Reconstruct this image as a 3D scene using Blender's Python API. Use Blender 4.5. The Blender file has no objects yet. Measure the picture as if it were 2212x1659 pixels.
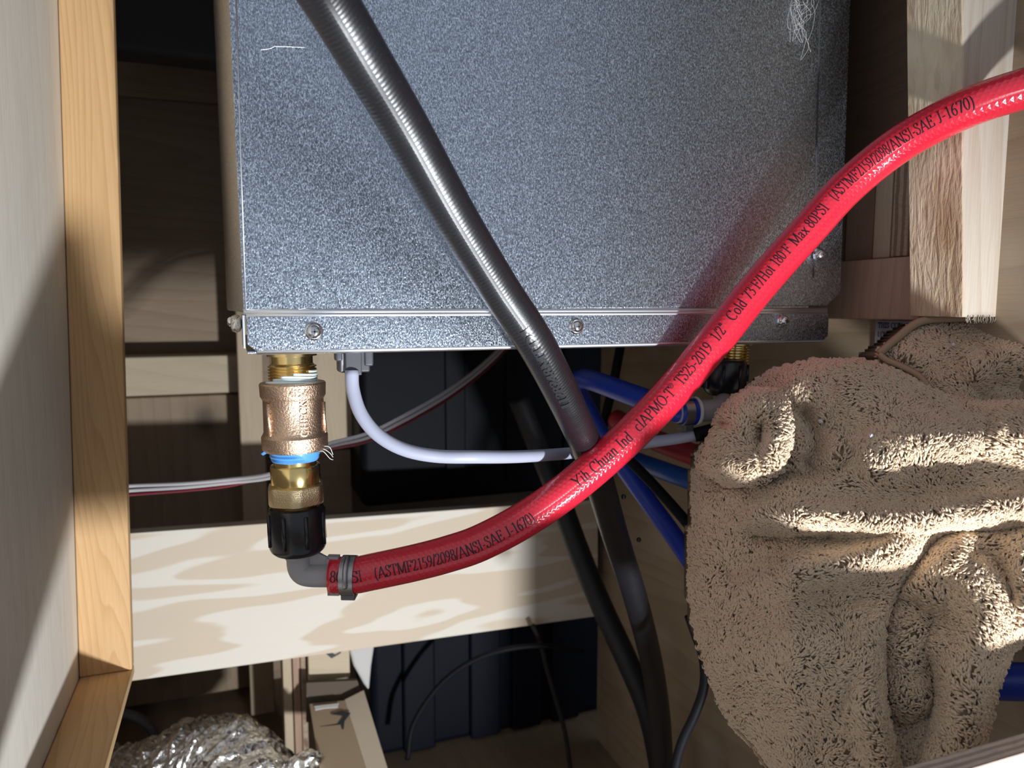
import bpy, math, random
import numpy as np
from mathutils import Vector, Matrix, noise
random.seed(7); RNG = np.random.default_rng(7)
SC = bpy.context.scene
COL = SC.collection
PI = math.pi

# ------------------------------------------------------------------ camera
F = 1600.0; CXP, CYP = 1106.0, 829.5
YAW = math.radians(20.5); PITCH = math.radians(6.0)
FW = np.array([math.sin(YAW)*math.cos(PITCH), math.cos(YAW)*math.cos(PITCH), -math.sin(PITCH)])
RT = np.array([math.cos(YAW), -math.sin(YAW), 0.0]); UP = np.cross(RT, FW)
cam_d = bpy.data.cameras.new('camera'); cam = bpy.data.objects.new('camera', cam_d); COL.objects.link(cam)
cam_d.sensor_width = 36; cam_d.lens = 36*F/2212; cam_d.clip_start = 0.01; cam_d.clip_end = 50
M3 = Matrix((RT.tolist(), UP.tolist(), (-FW).tolist())).transposed()
cam.matrix_world = M3.to_4x4()
cam_d.dof.use_dof = True; cam_d.dof.focus_distance = 0.435; cam_d.dof.aperture_fstop = 11
SC.camera = cam

# ------------------------------------------------------------------ light
w = bpy.data.worlds.new('room_ambience'); SC.world = w; w.use_nodes = True
bg = w.node_tree.nodes['Background']; bg.inputs[0].default_value = (0.78, 0.86, 1.0, 1); bg.inputs[1].default_value = 0.46
ld = bpy.data.lights.new('work_torch', 'SPOT'); ld.energy = 64; ld.color = (0.93, 0.965, 1.0)
ld.shadow_soft_size = 0.026; ld.spot_size = math.radians(66); ld.spot_blend = 0.6
lo = bpy.data.objects.new('work_torch', ld); COL.objects.link(lo)
LPOS = Vector((0.30, -0.39, -0.535)); lo.location = LPOS
lo.rotation_euler = (Vector((0.12, 0.60, -0.12)) - LPOS).to_track_quat('-Z', 'Y').to_euler()
SC.view_settings.view_transform = 'Standard'; SC.view_settings.look = 'None'
SC.view_settings.exposure = 0.0; SC.view_settings.gamma = 1.0; SC.view_settings.use_curve_mapping = False

# ------------------------------------------------------------------ pixels to places
def ray(px, py): return FW + RT*((px-CXP)/F) - UP*((py-CYP)/F)
def onY(px, py, Y): r = ray(px, py); return r*(Y/r[1])
def onX(px, py, X): r = ray(px, py); return r*(X/r[0])
def onZ(px, py, Z): r = ray(px, py); return r*(Z/r[2])
def zc(px, py, d): return ray(px, py)*d

# ------------------------------------------------------------------ scene helpers
def tag(o, label=None, cat=None, group=None, kind=None):
    if label: o['label'] = label
    if cat: o['category'] = cat
    if group: o['group'] = group
    if kind: o['kind'] = kind
    return o
def thing(name, loc, label, cat, group=None):
    o = bpy.data.objects.new(name, None); COL.objects.link(o)
    o.location = [float(v) for v in loc]; o.empty_display_size = 0.01
    return tag(o, label, cat, group)
def absloc(o):
    p = Vector(o.location)
    while o.parent: o = o.parent; p += Vector(o.location)
    return p
def mesh(name, V, Fc, mat, parent=None, smooth=False, uv=None, bevel=0, seg=2, sub=0):
    V = np.asarray(V, float); c = (V.min(0)+V.max(0))/2
    me = bpy.data.meshes.new(name); me.from_pydata((V-c).tolist(), [], [list(map(int, f)) for f in Fc]); me.update()
    if uv is not None:
        L = me.uv_layers.new(name='UV'); li = np.zeros(len(me.loops), int); me.loops.foreach_get('vertex_index', li)
        L.data.foreach_set('uv', np.asarray(uv, float)[li].ravel())
    if smooth: me.polygons.foreach_set('use_smooth', [True]*len(me.polygons))
    me.materials.append(mat)
    o = bpy.data.objects.new(name, me); COL.objects.link(o)
    if parent:
        o.parent = parent; o.location = Vector(c.tolist()) - absloc(parent)
    else: o.location = c.tolist()
    if bevel:
        b = o.modifiers.new('bevel', 'BEVEL'); b.width = bevel; b.segments = seg; b.limit_method = 'ANGLE'; b.angle_limit = math.radians(35)
        me.polygons.foreach_set('use_smooth', [True]*len(me.polygons))
        o.modifiers.new('wn', 'WEIGHTED_NORMAL')
    if sub:
        s = o.modifiers.new('sub', 'SUBSURF'); s.levels = sub; s.render_levels = sub
    return o
BOXF = [(0,1,2,3),(7,6,5,4),(0,4,5,1),(1,5,6,2),(2,6,7,3),(3,7,4,0)]
def box(name, x0, x1, y0, y1, z0, z1, mat, parent=None, bevel=0.0012, **k):
    V = [(x0,y0,z0),(x0,y0,z1),(x0,y1,z1),(x0,y1,z0),(x1,y0,z0),(x1,y0,z1),(x1,y1,z1),(x1,y1,z0)]
    return mesh(name, V, BOXF, mat, parent, bevel=bevel, **k)
def prism(name, P, d, mat, parent=None, bevel=0.0, **k):
    """planar polygon P pushed along vector d"""
    P = np.asarray(P, float); n = len(P); V = np.vstack([P, P+np.asarray(d, float)])
    Fc = [tuple(range(n-1, -1, -1)), tuple(range(n, 2*n))] + [(i, (i+1) % n, n+(i+1) % n, n+i) for i in range(n)]
    nv = np.cross(P[1]-P[0], P[2]-P[0])
    if np.dot(nv, d) > 0: pass
    else: Fc = [f[::-1] for f in Fc]
    return mesh(name, V, Fc, mat, parent, bevel=bevel, **k)
def catmull(P, n=10):
    P = np.asarray(P, float); Q = np.vstack([2*P[0]-P[1], P, 2*P[-1]-P[-2]]); out = []
    for i in range(1, len(Q)-2):
        p0, p1, p2, p3 = Q[i-1], Q[i], Q[i+1], Q[i+2]
        for t in np.linspace(0, 1, n, endpoint=False):
            out.append(.5*((2*p1)+(p2-p0)*t+(2*p0-5*p1+4*p2-p3)*t*t+(3*p1-p0-3*p2+p3)*t**3))
    out.append(P[-1]); return np.array(out)
def resample(P, step):
    d = np.r_[0, np.cumsum(np.linalg.norm(np.diff(P, axis=0), axis=1))]
    n = max(3, int(d[-1]/step)); s = np.linspace(0, d[-1], n)
    return np.stack([np.interp(s, d, P[:, k]) for k in range(P.shape[1])], 1), s
def unit(v): return v/np.linalg.norm(v, axis=-1, keepdims=True)
def frames(C):
    T = np.gradient(C, axis=0); T = unit(T)
    Fv = -C.copy(); Fv = unit(Fv - T*np.sum(Fv*T, 1, keepdims=True))   # side of the hose that looks out of the cabinet
    G = np.cross(Fv, T)
    return T, Fv, G
def tubemesh(name, C, r, mat, parent=None, seg=20, step=0.004, cap=True, rfun=None):
    """C may hold a 4th column = radius"""
    C = np.asarray(C, float)
    if C.shape[1] == 3: C = np.c_[C, np.full(len(C), r)]
    C, s = resample(C, step); R = C[:, 3]; C = C[:, :3]
    T, Fv, G = frames(C); a = np.linspace(0, 2*PI, seg, endpoint=False)
    n = len(C); V = []; UV = []
    for i in range(n):
        rr = R[i]*(rfun(s[i], a) if rfun else np.ones(seg))
        V.append(C[i]+rr[:, None]*(np.cos(a)[:, None]*Fv[i]+np.sin(a)[:, None]*G[i])); UV += [(s[i], R[i]*v) for v in a]
    V = np.vstack(V); Fc = []
    for i in range(n-1):
        for j in range(seg):
            Fc.append((i*seg+j, (i+1)*seg+j, (i+1)*seg+(j+1) % seg, i*seg+(j+1) % seg))
    if cap: Fc += [tuple(range(seg)), tuple(range((n-1)*seg+seg-1, (n-1)*seg-1, -1))]
    return mesh(name, V, Fc, mat, parent, smooth=True, uv=UV)
def lathe(name, prof, base, axis, mat, parent=None, seg=48, poly=None, twist=0.0, cap=True, smooth=True, rfun=None):
    """prof = [(distance along axis, radius)], poly = number of flats"""
    base = np.asarray(base, float); ax = unit(np.asarray(axis, float)); e1 = unit(np.cross(ax, [0.0, 1.0, 0.001])); e2 = np.cross(ax, e1)
    a = np.linspace(0, 2*PI, seg, endpoint=False); V = []; n = len(prof); UV = []
    for d, r in prof:
        rr = np.full(seg, r)
        if poly:
            b = (a+twist) % (2*PI/poly) - PI/poly; rr = np.minimum(r, r*0.93*math.cos(0)/np.cos(b)) if poly >= 6 else rr
        if rfun: rr = rr*rfun(d, a)
        V.append(base+ax*d+rr[:, None]*(np.cos(a)[:, None]*e1+np.sin(a)[:, None]*e2)); UV += [(d, r*v) for v in a]
    V = np.vstack(V); Fc = []
    for i in range(n-1):
        for j in range(seg): Fc.append((i*seg+j, i*seg+(j+1) % seg, (i+1)*seg+(j+1) % seg, (i+1)*seg+j))
    if cap: Fc += [tuple(range(seg-1, -1, -1)), tuple(range((n-1)*seg, n*seg))]
    o = mesh(name, V, Fc, mat, parent, uv=UV)
    if smooth:
        o.data.polygons.foreach_set('use_smooth', [True]*len(o.data.polygons))
        o.data.set_sharp_from_angle(angle=math.radians(32))
    return o

# ------------------------------------------------------------------ materials
MATS = {}
class NB:
    def __init__(s, name):
        s.m = bpy.data.materials.new(name); s.m.use_nodes = True; s.t = s.m.node_tree; s.n = s.t.nodes; s.l = s.t.links
        s.b = s.n['Principled BSDF']
    def add(s, typ, **k):
        x = s.n.new(typ)
        for a, v in k.items():
            if a.startswith('i_'):
                x.inputs[a[2:].replace('_', ' ')].default_value = v
            else: setattr(x, a, v)
        return x
    def link(s, a, b): s.l.new(a, b)
    def coord(s, scale=(1,1,1), kind='Object', rot=(0,0,0)):
        tc = s.add('ShaderNodeTexCoord'); mp = s.add('ShaderNodeMapping'); mp.inputs['Scale'].default_value = scale; mp.inputs['Rotation'].default_value = rot
        s.link(tc.outputs[kind], mp.inputs[0]); return mp.outputs[0]
    def noise(s, vec, scale, detail=3, rough=.5, dist=0):
        x = s.add('ShaderNodeTexNoise'); x.inputs['Scale'].default_value = scale; x.inputs['Detail'].default_value = detail
        x.inputs['Roughness'].default_value = rough; x.inputs['Distortion'].default_value = dist; s.link(vec, x.inputs['Vector']); return x.outputs['Fac']
    def ramp(s, fac, stops, interp='LINEAR'):
        x = s.add('ShaderNodeValToRGB'); cr = x.color_ramp; cr.interpolation = interp
        while len(cr.elements) < len(stops): cr.elements.new(0.5)
        for e, (p, c) in zip(cr.elements, stops): e.position = p; e.color = (*c, 1) if len(c) == 3 else c
        s.link(fac, x.inputs[0]); return x.outputs[0]
    def mix(s, fac, a, b, mode='MIX'):
        x = s.add('ShaderNodeMix', data_type='RGBA', blend_type=mode)
        for sock, v in ((x.inputs[0], fac), (x.inputs[6], a), (x.inputs[7], b)):
            if hasattr(v, 'links'): s.link(v, sock)
            else: sock.default_value = (*v, 1) if isinstance(v, tuple) else v
        return x.outputs[2]
    def math(s, op, a, b=0.0):
        x = s.add('ShaderNodeMath', operation=op)
        for sock, v in ((x.inputs[0], a), (x.inputs[1], b)):
            if hasattr(v, 'links'): s.link(v, sock)
            else: sock.default_value = v
        return x.outputs[0]
    def bump(s, h, strength=.3, dist=.001, normal=None):
        x = s.add('ShaderNodeBump'); x.inputs['Strength'].default_value = strength; x.inputs['Distance'].default_value = dist
        s.link(h, x.inputs['Height'])
        if normal: s.link(normal, x.inputs['Normal'])
        s.link(x.outputs[0], s.b.inputs['Normal']); return x.outputs[0]
    def set(s, **k):
        for a, v in k.items():
            i = s.b.inputs[a.replace('_', ' ')]
            if hasattr(v, 'links'): s.link(v, i)
            else: i.default_value = (*v, 1) if isinstance(v, tuple) and len(v) == 3 else v
        return s
def plain(name, col, rough=.5, metal=0.0, spec=.5, coat=0.0, **k):
    m = NB(name); m.set(Base_Color=col, Roughness=rough, Metallic=metal, Specular_IOR_Level=spec, Coat_Weight=coat, **k); return m.m
def wood(name, light, dark, grain='z', ring=60, ringamt=.5, fine=.25, bump=.25, knots=0.0, patch=None, rough=.65, stain=None):
    """planed timber: bands run along the grain axis"""
    m = NB(name); ax = 'xyz'.index(grain)
    sc = [1.0, 1.0, 1.0]; sc[ax] = 0.09; v = m.coord(tuple(sc))
    sf = [1.0, 1.0, 1.0]; sf[ax] = 0.035; vf = m.coord(tuple(sf))
    warp = m.noise(v, 9, 3, .5)
    vm = m.add('ShaderNodeVectorMath', operation='ADD'); vs = m.add('ShaderNodeVectorMath', operation='SCALE')
    m.link(warp, vs.inputs[0]); vs.inputs['Scale'].default_value = 0.06; m.link(v, vm.inputs[0]); m.link(vs.outputs[0], vm.inputs[1])
    wv = m.add('ShaderNodeTexWave', wave_type='BANDS', bands_direction='DIAGONAL', wave_profile='SAW')
    wv.inputs['Scale'].default_value = ring; wv.inputs['Distortion'].default_value = 2.2; wv.inputs['Detail'].default_value = 2; wv.inputs['Detail Scale'].default_value = .6
    m.link(vm.outputs[0], wv.inputs[0])
    r = m.ramp(wv.outputs['Fac'], [(0, light), (.55, tuple(.75*a+.25*b for a, b in zip(light, dark))), (.92, dark), (1, light)])
    tone = m.noise(v, 14, 4, .55); base = m.mix(ringamt, light, r)
    fin = m.noise(vf, 900, 4, .6)
    c = m.mix(m.math('MULTIPLY', m.ramp(tone, [(.35, (0,0,0)), (.75, (1,1,1))]), .35), base, dark)
    c = m.mix(m.math('MULTIPLY', m.ramp(fin, [(.35, (1,1,1)), (.6, (0,0,0))]), fine), c, tuple(x*.55 for x in dark))
    if patch:
        sp = [7.0, 7.0, 26.0]; pv = m.coord((3.2, 3.2, 21)); pn = m.noise(pv, 1.0, 2.0, .4, .15)
        c2 = m.ramp(pn, [(.30, patch[1]), (.38, patch[1]), (.40, patch[0]), (.465, patch[0]), (.48, patch[1]), (.60, patch[1]), (.615, patch[0])])
        c = m.mix(.75, c, c2)
    if knots:
        kv = m.coord((1, 1, .8)); vo = m.add('ShaderNodeTexVoronoi', feature='F1'); vo.inputs['Scale'].default_value = knots; m.link(kv, vo.inputs['Vector'])
        kf = m.ramp(vo.outputs['Distance'], [(.05, (1,1,1)), (.14, (.35,.35,.35)), (.24, (0,0,0))])
        c = m.mix(kf, c, tuple(x*.35 for x in dark))
    if stain:
        sv = m.noise(m.coord((1,1,1)), 16, 2, .4); c = m.mix(m.math('MULTIPLY', m.ramp(sv, [(.5, (0,0,0)), (.68, (1,1,1))]), stain[0]), c, stain[1])
    h = m.math('ADD', m.math('MULTIPLY', wv.outputs['Fac'], .35), fin)
    m.set(Base_Color=c, Roughness=rough, Specular_IOR_Level=.35); m.bump(h, bump, .0006)
    return m.m
def rough_wood(name, light, dark):
    m = NB(name); v = m.coord((1, 1, .16)); v2 = m.coord((1, 1, .32))
    n1 = m.noise(v, 210, 3, .55, .8); n2 = m.noise(v2, 520, 4, .65); n3 = m.noise(m.coord((1, 1, .5)), 22, 3, .5, 1.2)
    c = m.ramp(n3, [(.3, dark), (.55, light), (.8, tuple(min(1, x*1.12) for x in light))])
    c = m.mix(m.math('MULTIPLY', m.ramp(n1, [(.3, (1,1,1)), (.5, (0,0,0))]), .45), c, dark)
    m.set(Base_Color=c, Roughness=.8, Specular_IOR_Level=.2)
    m.bump(m.math('ADD', n1, m.math('MULTIPLY', n2, .35)), .9, .0022); return m.m
def ply_edge(name, cols, axis='y', per=0.0022):
    m = NB(name); v = m.coord(); sx = m.add('ShaderNodeSeparateXYZ'); m.link(v, sx.inputs[0])
    t = m.math('ADD', m.math('DIVIDE', sx.outputs['xyz'.index(axis)], per), m.math('MULTIPLY', m.noise(v, 60, 2), .35))
    f = m.math('FRACT', m.math('ADD', t, 50.0))
    c = m.ramp(f, [(0, cols[0]), (.45, cols[0]), (.55, cols[1]), (.95, cols[1]), (1, cols[0])])
    n = m.noise(m.coord((.2, 1, 1)), 500, 4, .7); c = m.mix(m.math('MULTIPLY', m.ramp(n, [(.35, (1,1,1)), (.55, (0,0,0))]), .35), c, tuple(x*.6 for x in cols[1]))
    m.set(Base_Color=c, Roughness=.8); m.bump(n, .5, .0008); return m.m
def galvanised(name, tint=(.53, .59, .68), rough=.25, amt=.46):
    m = NB(name); v = m.coord((1, 1, .55)); n1 = m.noise(v, 1350, 3, .6, .6); n2 = m.noise(m.coord((1, 1, .7)), 2600, 2, .6); n3 = m.noise(m.coord(), 18, 3, .5)
    c = m.ramp(n1, [(.36, tuple(x*.42 for x in tint)), (.5, tuple(x*.80 for x in tint)), (.62, tuple(min(1, x*1.45) for x in tint))])
    c = m.mix(m.math('MULTIPLY', n3, .2), c, tuple(x*.75 for x in tint))
    r = m.math('ADD', m.math('MULTIPLY', n1, .5), rough-.25)
    m.set(Base_Color=c, Metallic=1.0, Roughness=r); m.bump(m.math('ADD', n1, m.math('MULTIPLY', n2, .4)), amt, .0004); return m.m
def castmetal(name, col, rough, bump, scale=900):
    m = NB(name); v = m.coord(); n1 = m.noise(v, scale, 3, .6); n2 = m.noise(v, 90, 3, .5)
    c = m.mix(m.math('MULTIPLY', n2, .6), col, tuple(x*.6 for x in col))
    m.set(Base_Color=c, Metallic=1.0, Roughness=rough); m.bump(n1, bump, .0006); return m.m
def hose_red():
    m = NB('red_reinforced_pvc'); tc = m.add('ShaderNodeTexCoord'); sx = m.add('ShaderNodeSeparateXYZ'); m.link(tc.outputs['UV'], sx.inputs[0])
    u, v = sx.outputs[0], sx.outputs[1]
    k = 2*PI/.0036; kv = 2*PI/.0046
    a = m.math('ADD', m.math('MULTIPLY', u, k), m.math('MULTIPLY', v, kv)); b = m.math('SUBTRACT', m.math('MULTIPLY', u, k), m.math('MULTIPLY', v, kv))
    h = m.math('MAXIMUM', m.math('SINE', a), m.math('SINE', b)); n = m.noise(m.coord(), 130, 3)
    col = m.mix(m.math('MULTIPLY', m.ramp(h, [(.5, (0,0,0)), (1, (1,1,1))]), .22), (.72, .018, .045), (.55, .012, .03))
    m.set(Base_Color=col, Roughness=.20, Specular_IOR_Level=.5, Coat_Weight=.7, Coat_Roughness=.06, Subsurface_Weight=.0)
    m.bump(m.math('ADD', m.math('MULTIPLY', h, .5), n), .26, .0006); return m.m
def hose_black(name, rough, amt):
    m = NB(name); tc = m.add('ShaderNodeTexCoord'); sx = m.add('ShaderNodeSeparateXYZ'); m.link(tc.outputs['UV'], sx.inputs[0])
    a = m.math('ADD', m.math('MULTIPLY', sx.outputs[0], 2*PI/.0021), m.math('MULTIPLY', sx.outputs[1], 2*PI/.012))
    n = m.noise(m.coord(), 1400, 3, .6); n2 = m.noise(m.coord(), 120, 4, .6)
    c = m.mix(m.ramp(n, [(.66, (0,0,0)), (.72, (1,1,1))]), (.006, .0065, .010), (.05, .05, .058))
    m.set(Base_Color=c, Roughness=m.math('ADD', m.math('MULTIPLY', n2, .14), rough-.07), Specular_IOR_Level=.5+(.5 if amt > .2 else 0), Coat_Weight=.0)
    m.bump(m.math('ADD', m.math('MULTIPLY', m.math('SINE', a), .35), m.math('MULTIPLY', n, .8)), amt, .0004); return m.m
def terry():
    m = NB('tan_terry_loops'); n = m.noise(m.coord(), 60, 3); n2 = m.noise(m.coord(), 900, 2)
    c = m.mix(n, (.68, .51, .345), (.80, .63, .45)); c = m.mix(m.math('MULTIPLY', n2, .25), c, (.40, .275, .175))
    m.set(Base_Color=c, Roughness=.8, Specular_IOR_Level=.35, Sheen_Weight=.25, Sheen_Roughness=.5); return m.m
def foil():
    m = NB('crumpled_foil'); v = m.coord(); n = m.noise(v, 95, 4, .6, 1.2); vo = m.add('ShaderNodeTexVoronoi', feature='F1'); vo.inputs['Scale'].default_value = 120; m.link(v, vo.inputs['Vector'])
    m.set(Base_Color=(.86, .84, .80), Metallic=1.0, Roughness=.20); m.bump(m.math('ADD', n, m.math('MULTIPLY', vo.outputs['Distance'], .8)), .6, .004); return m.m

W_PLY = wood('pale_plywood', (.80, .755, .68), (.66, .59, .50), 'z', 22, .3, .2, .2)
W_STUD = wood('yellow_pine', (.68, .44, .22), (.50, .28, .115), 'z', 130, .55, .12, .15)
W_CLEAT = wood('yellow_pine_cleat', (.66, .44, .225), (.50, .295, .13), 'y', 120, .5, .12, .15)
W_CROSS = wood('spalted_plywood_strip', (.68, .59, .47), (.58, .46, .34), 'x', 24, .12, .12, .08, patch=((.76, .71, .63), (.62, .51, .385)))
W_BROWN = wood('brown_plywood', (.36, .27, .19), (.24, .16, .105), 'x', 26, .45, .2, .15)  # the plywood's own brown
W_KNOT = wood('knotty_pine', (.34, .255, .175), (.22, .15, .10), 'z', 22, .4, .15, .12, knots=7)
W_BATTEN = wood('pale_batten', (.60, .50, .36), (.45, .35, .23), 'x', 30, .35, .15, .12)
W_POSTV = wood('pale_upright', (.56, .45, .32), (.42, .32, .21), 'z', 30, .35, .15, .12)
W_PART = wood('partition_plywood', (.37, .285, .195), (.26, .185, .12), 'y', 20, .5, .15, .12, stain=(.4, (.46, .385, .30)))
W_REDPLY = wood('reddish_plywood', (.46, .31, .22), (.31, .185, .125), 'z', 40, .4, .2, .15)
W_POSTF = wood('planed_spruce', (.60, .54, .46), (.47, .36, .26), 'z', 55, .55, .2, .2)
W_POSTR = rough_wood('rough_sawn_spruce', (.66, .53, .37), (.43, .29, .17))
W_PLYE = ply_edge('plywood_edge', ((.50, .43, .37), (.32, .255, .22)), 'y', .0035)
W_PLYE2 = ply_edge('plywood_edge_dark', ((.40, .30, .21), (.22, .14, .09)), 'y', .006)
W_RAIL = wood('front_rail_plywood', (.70, .62, .52), (.55, .45, .35), 'x', 24, .3, .2, .2)
M_GALV = galvanised('galvanised_steel'); M_GALV2 = galvanised('galvanised_steel_wood_reflection', (.80, .76, .68), .42, .15)  # side steel tinted tan: the wood's reflection is put into the colour
M_EDGE = plain('fold_highlight_and_scratch', (.86, .89, .95), .36, 1.0)  # lighter than the sheet: highlight of folds painted in, also bare scratches
M_SCREW = plain('zinc_screw', (.80, .82, .84), .16, 1.0); M_SLOT = plain('screw_recess', (.10, .10, .11), .5, .6)
M_BRONZE = castmetal('cast_bronze', (.74, .52, .37), .38, .8, 900); M_BRASS = castmetal('turned_brass', (.92, .70, .30), .20, .05, 300)
M_BRASSR = castmetal('rough_brass', (.88, .70, .42), .32, .7, 1300)
M_TAPE = plain('blue_thread_tape', (.10, .36, .80), .38, spec=.6); M_SEAL = plain('white_thread_sealant', (.72, .80, .78), .35)
M_BLKPL = plain('black_glossy_plastic', (.010, .010, .013), .26, spec=.6); M_GREYPL = plain('grey_acetal', (.40, .385, .39), .38, Subsurface_Weight=.0)
M_CLAMP = plain('pinch_clamp_steel', (.42, .42, .43), .33, .9); M_CLAMPD = plain('clamp_buckle', (.16, .16, .165), .4, .6)
M_RED = hose_red(); M_INK = plain('black_ink', (.012, .006, .010), .4)
M_HOSE = hose_black('black_rubber_hose', .37, .21); M_HOSE2 = hose_black('black_rubber_hose_dull', .55, .15); M_EMB = plain('raised_rubber_glint', (.03, .03, .034), .25, spec=.8)  # lettering lighter than the hose, its glints put into the colour
M_BLUE = plain('blue_tubing', (.008, .042, .42), .35); M_BLUE2 = plain('pale_blue_tubing', (.012, .085, .36), .4); M_REDPEX = plain('red_tubing', (.42, .03, .04), .45)
M_WHITE = plain('white_cable_sheath', (.41, .43, .54), .45); M_CONN = plain('grey_connector', (.065, .064, .075), .45); M_CABLE = plain('black_cable', (.006, .006, .008), .6, spec=.15)
M_WIREW = plain('white_wire', (.62, .60, .62), .45); M_WIREM = plain('maroon_wire', (.25, .035, .055), .45)
M_TANK = plain('black_tank_plastic', (.004, .0045, .007), .6, spec=.12); M_TOTE = plain('black_ribbed_plastic', (.004, .005, .010), .6, spec=.12); M_DARKG = plain('dark_grey_plastic', (.035, .033, .035), .6)
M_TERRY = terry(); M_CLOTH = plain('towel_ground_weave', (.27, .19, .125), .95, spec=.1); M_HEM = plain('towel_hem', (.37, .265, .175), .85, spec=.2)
M_FOIL = foil(); M_CARD = plain('brown_cardboard', (.40, .30, .20), .85, spec=.2); M_CARDP = plain('pale_cardboard', (.55, .46, .35), .85, spec=.2)
M_LINT = plain('white_lint', (.75, .73, .70), .8); M_STICK = plain('label_paper', (.34, .34, .38), .6); M_STICKT = plain('label_ink', (.07, .075, .11), .6); M_DROP = plain('dark_water_drop', (.02, .02, .02), .03, spec=.9)
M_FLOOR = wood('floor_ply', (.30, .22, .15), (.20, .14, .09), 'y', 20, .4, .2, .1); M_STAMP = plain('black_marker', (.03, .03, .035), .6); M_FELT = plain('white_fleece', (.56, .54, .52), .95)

# ------------------------------------------------------------------ the cabinet shell
def wx(z): return -0.119+0.027*z          # the left wall leans a little
st = lambda o: tag(o, kind='structure')
wl = mesh('wall_left', [(wx(-.62), .22, -.62), (wx(-.62), .22, -.62), (wx(.5), .22, .5), (wx(-.62), .664, -.62), (wx(.5), .664, .5),
          (wx(-.62)-.012, .22, -.62), (wx(.5)-.012, .22, .5), (wx(-.62)-.012, .664, -.62), (wx(.5)-.012, .664, .5)],
          [(0, 2, 4, 3), (5, 7, 8, 6), (0, 5, 6, 2), (3, 4, 8, 7), (2, 6, 8, 4), (0, 3, 7, 5)], W_PLY); st(wl)
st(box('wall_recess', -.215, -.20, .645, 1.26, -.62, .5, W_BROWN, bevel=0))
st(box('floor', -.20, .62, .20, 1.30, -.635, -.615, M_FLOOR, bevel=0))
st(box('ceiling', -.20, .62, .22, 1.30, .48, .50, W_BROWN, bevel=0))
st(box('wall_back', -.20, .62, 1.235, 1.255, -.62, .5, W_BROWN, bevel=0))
# partition on the right, with a free rear edge
wr = prism('wall_right', [(.46, .02, -.61), (.46, .888, -.61), (.46, .888, .48), (.46, .02, .48)], (.012, 0, 0), W_PART); st(wr)
st(box('wall_bay', .60, .615, .888, 1.25, -.62, .5, M_TANK, bevel=0))

def timber(name, V8, mat, label, cat='timber', parent=None, bevel=.0012):
    o = mesh(name, V8, BOXF, mat, parent, bevel=bevel); return tag(o, label, cat)
# upright stud on the left
y0, y1 = .65, .662
timber('stud', [(wx(-.296)+.0005, y0, -.2958), (wx(.47)+.0005, y0, .47), (wx(.47)+.0005, y1, .47), (wx(-.296)+.0005, y1, -.2958),
                (wx(-.296)+.0385, y0, -.2958), (wx(.47)+.036, y0, .47), (wx(.47)+.036, y1, .47), (wx(-.296)+.0385, y1, -.2958)], W_STUD,
       'yellow pine upright stud fixed against the pale plywood wall at far left', 'stud')
timber('cleat', [(wx(-.32)+.0005, .30, -.304), (wx(-.296)+.0005, .30, -.296), (wx(-.296)+.0005, .662, -.296), (wx(-.32)+.0005, .662, -.304),
                 (-.0885, .30, -.304), (-.0885, .30, -.296), (-.0885, .662, -.296), (-.0885, .662, -.304)], W_CLEAT,
       'yellow pine cleat along the left plywood wall, butting the upright stud', 'cleat')
# cross rail behind the fittings
Yc = .865
c0, c1, c2, c3 = onY(276, 1152, Yc), onY(1292, 1079, Yc), onY(1292, 1331, Yc), onY(276, 1473, Yc)
c0[2] = c1[2] = (c0[2]+c1[2])/2+.004; 
o = prism('cross_rail', [onY(160, 1161, Yc), onY(1292, 1079, Yc), onY(1292, 1331, Yc), onY(160, 1489, Yc)][::-1], (0, .018, 0), W_CROSS, bevel=.001)
tag(o, 'pale blotchy plywood cross rail spanning behind the fittings and black hoses', 'rail')
# front rail, its plywood edge shows at the lower right
rail = thing('front_rail', (.2, .208, -.32), 'plywood front rail with layered edge at the lower right corner', 'rail')
rp = [(-.11, -.32), (.455, -.32), (.455, -.1905), (.2505, -.1905), (.2495, -.236), (.078, -.236), (.068, -.1905), (-.11, -.1905)]  # out-of-view notch added so torch light reaches the valve and red hose
prism('face_board', [(x, .203, z) for x, z in rp], (0, .0104, 0), W_RAIL, rail, bevel=.0005)
box('added_shade_panel', .315, .455, .203, .2134, -.6145, -.3205, W_RAIL, rail, bevel=.0005)  # unseen panel added to shade the partition and right end of the cross rail
box('layered_edge', .2505, .455, .2031, .2133, -.1905, -.1900, W_PLYE, rail, bevel=0)
# back of the bay: battens, boards, upright
timber('batten', [tuple(p) for p in [onY(230, 205, 1.19), onY(230, 118, 1.19), (-.25, 1.234, .37), (-.25, 1.234, .30),
        onY(640, 235, 1.19), onY(640, 155, 1.19), (.12, 1.234, .37), (.12, 1.234, .30)]], W_BROWN, 'dark upper batten on the back wall below the grey panel', 'batten')
b0 = onY(250, 772, 1.17); b1 = onY(250, 858, 1.17)
box('batten', -.199, .03, 1.17, 1.234, b1[2], b0[2], W_BATTEN, bevel=.003)
tag(bpy.data.objects['batten.001'], 'pale batten across the back wall just above the knotty board', 'batten')
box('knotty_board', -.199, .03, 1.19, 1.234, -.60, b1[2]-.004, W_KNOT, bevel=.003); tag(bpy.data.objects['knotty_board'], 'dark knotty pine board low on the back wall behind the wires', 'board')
p0 = onY(517, 900, 1.10); p1 = onY(572, 900, 1.10)
box('back_post', p0[0], p1[0], 1.10, 1.13, -.60, .44, W_POSTV, bevel=.003); tag(bpy.data.objects['back_post'], 'pale upright post behind the bronze valve, left of the board', 'post')
q0 = onY(640, 900, 1.07); q1 = onY(768, 900, 1.07)
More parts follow.
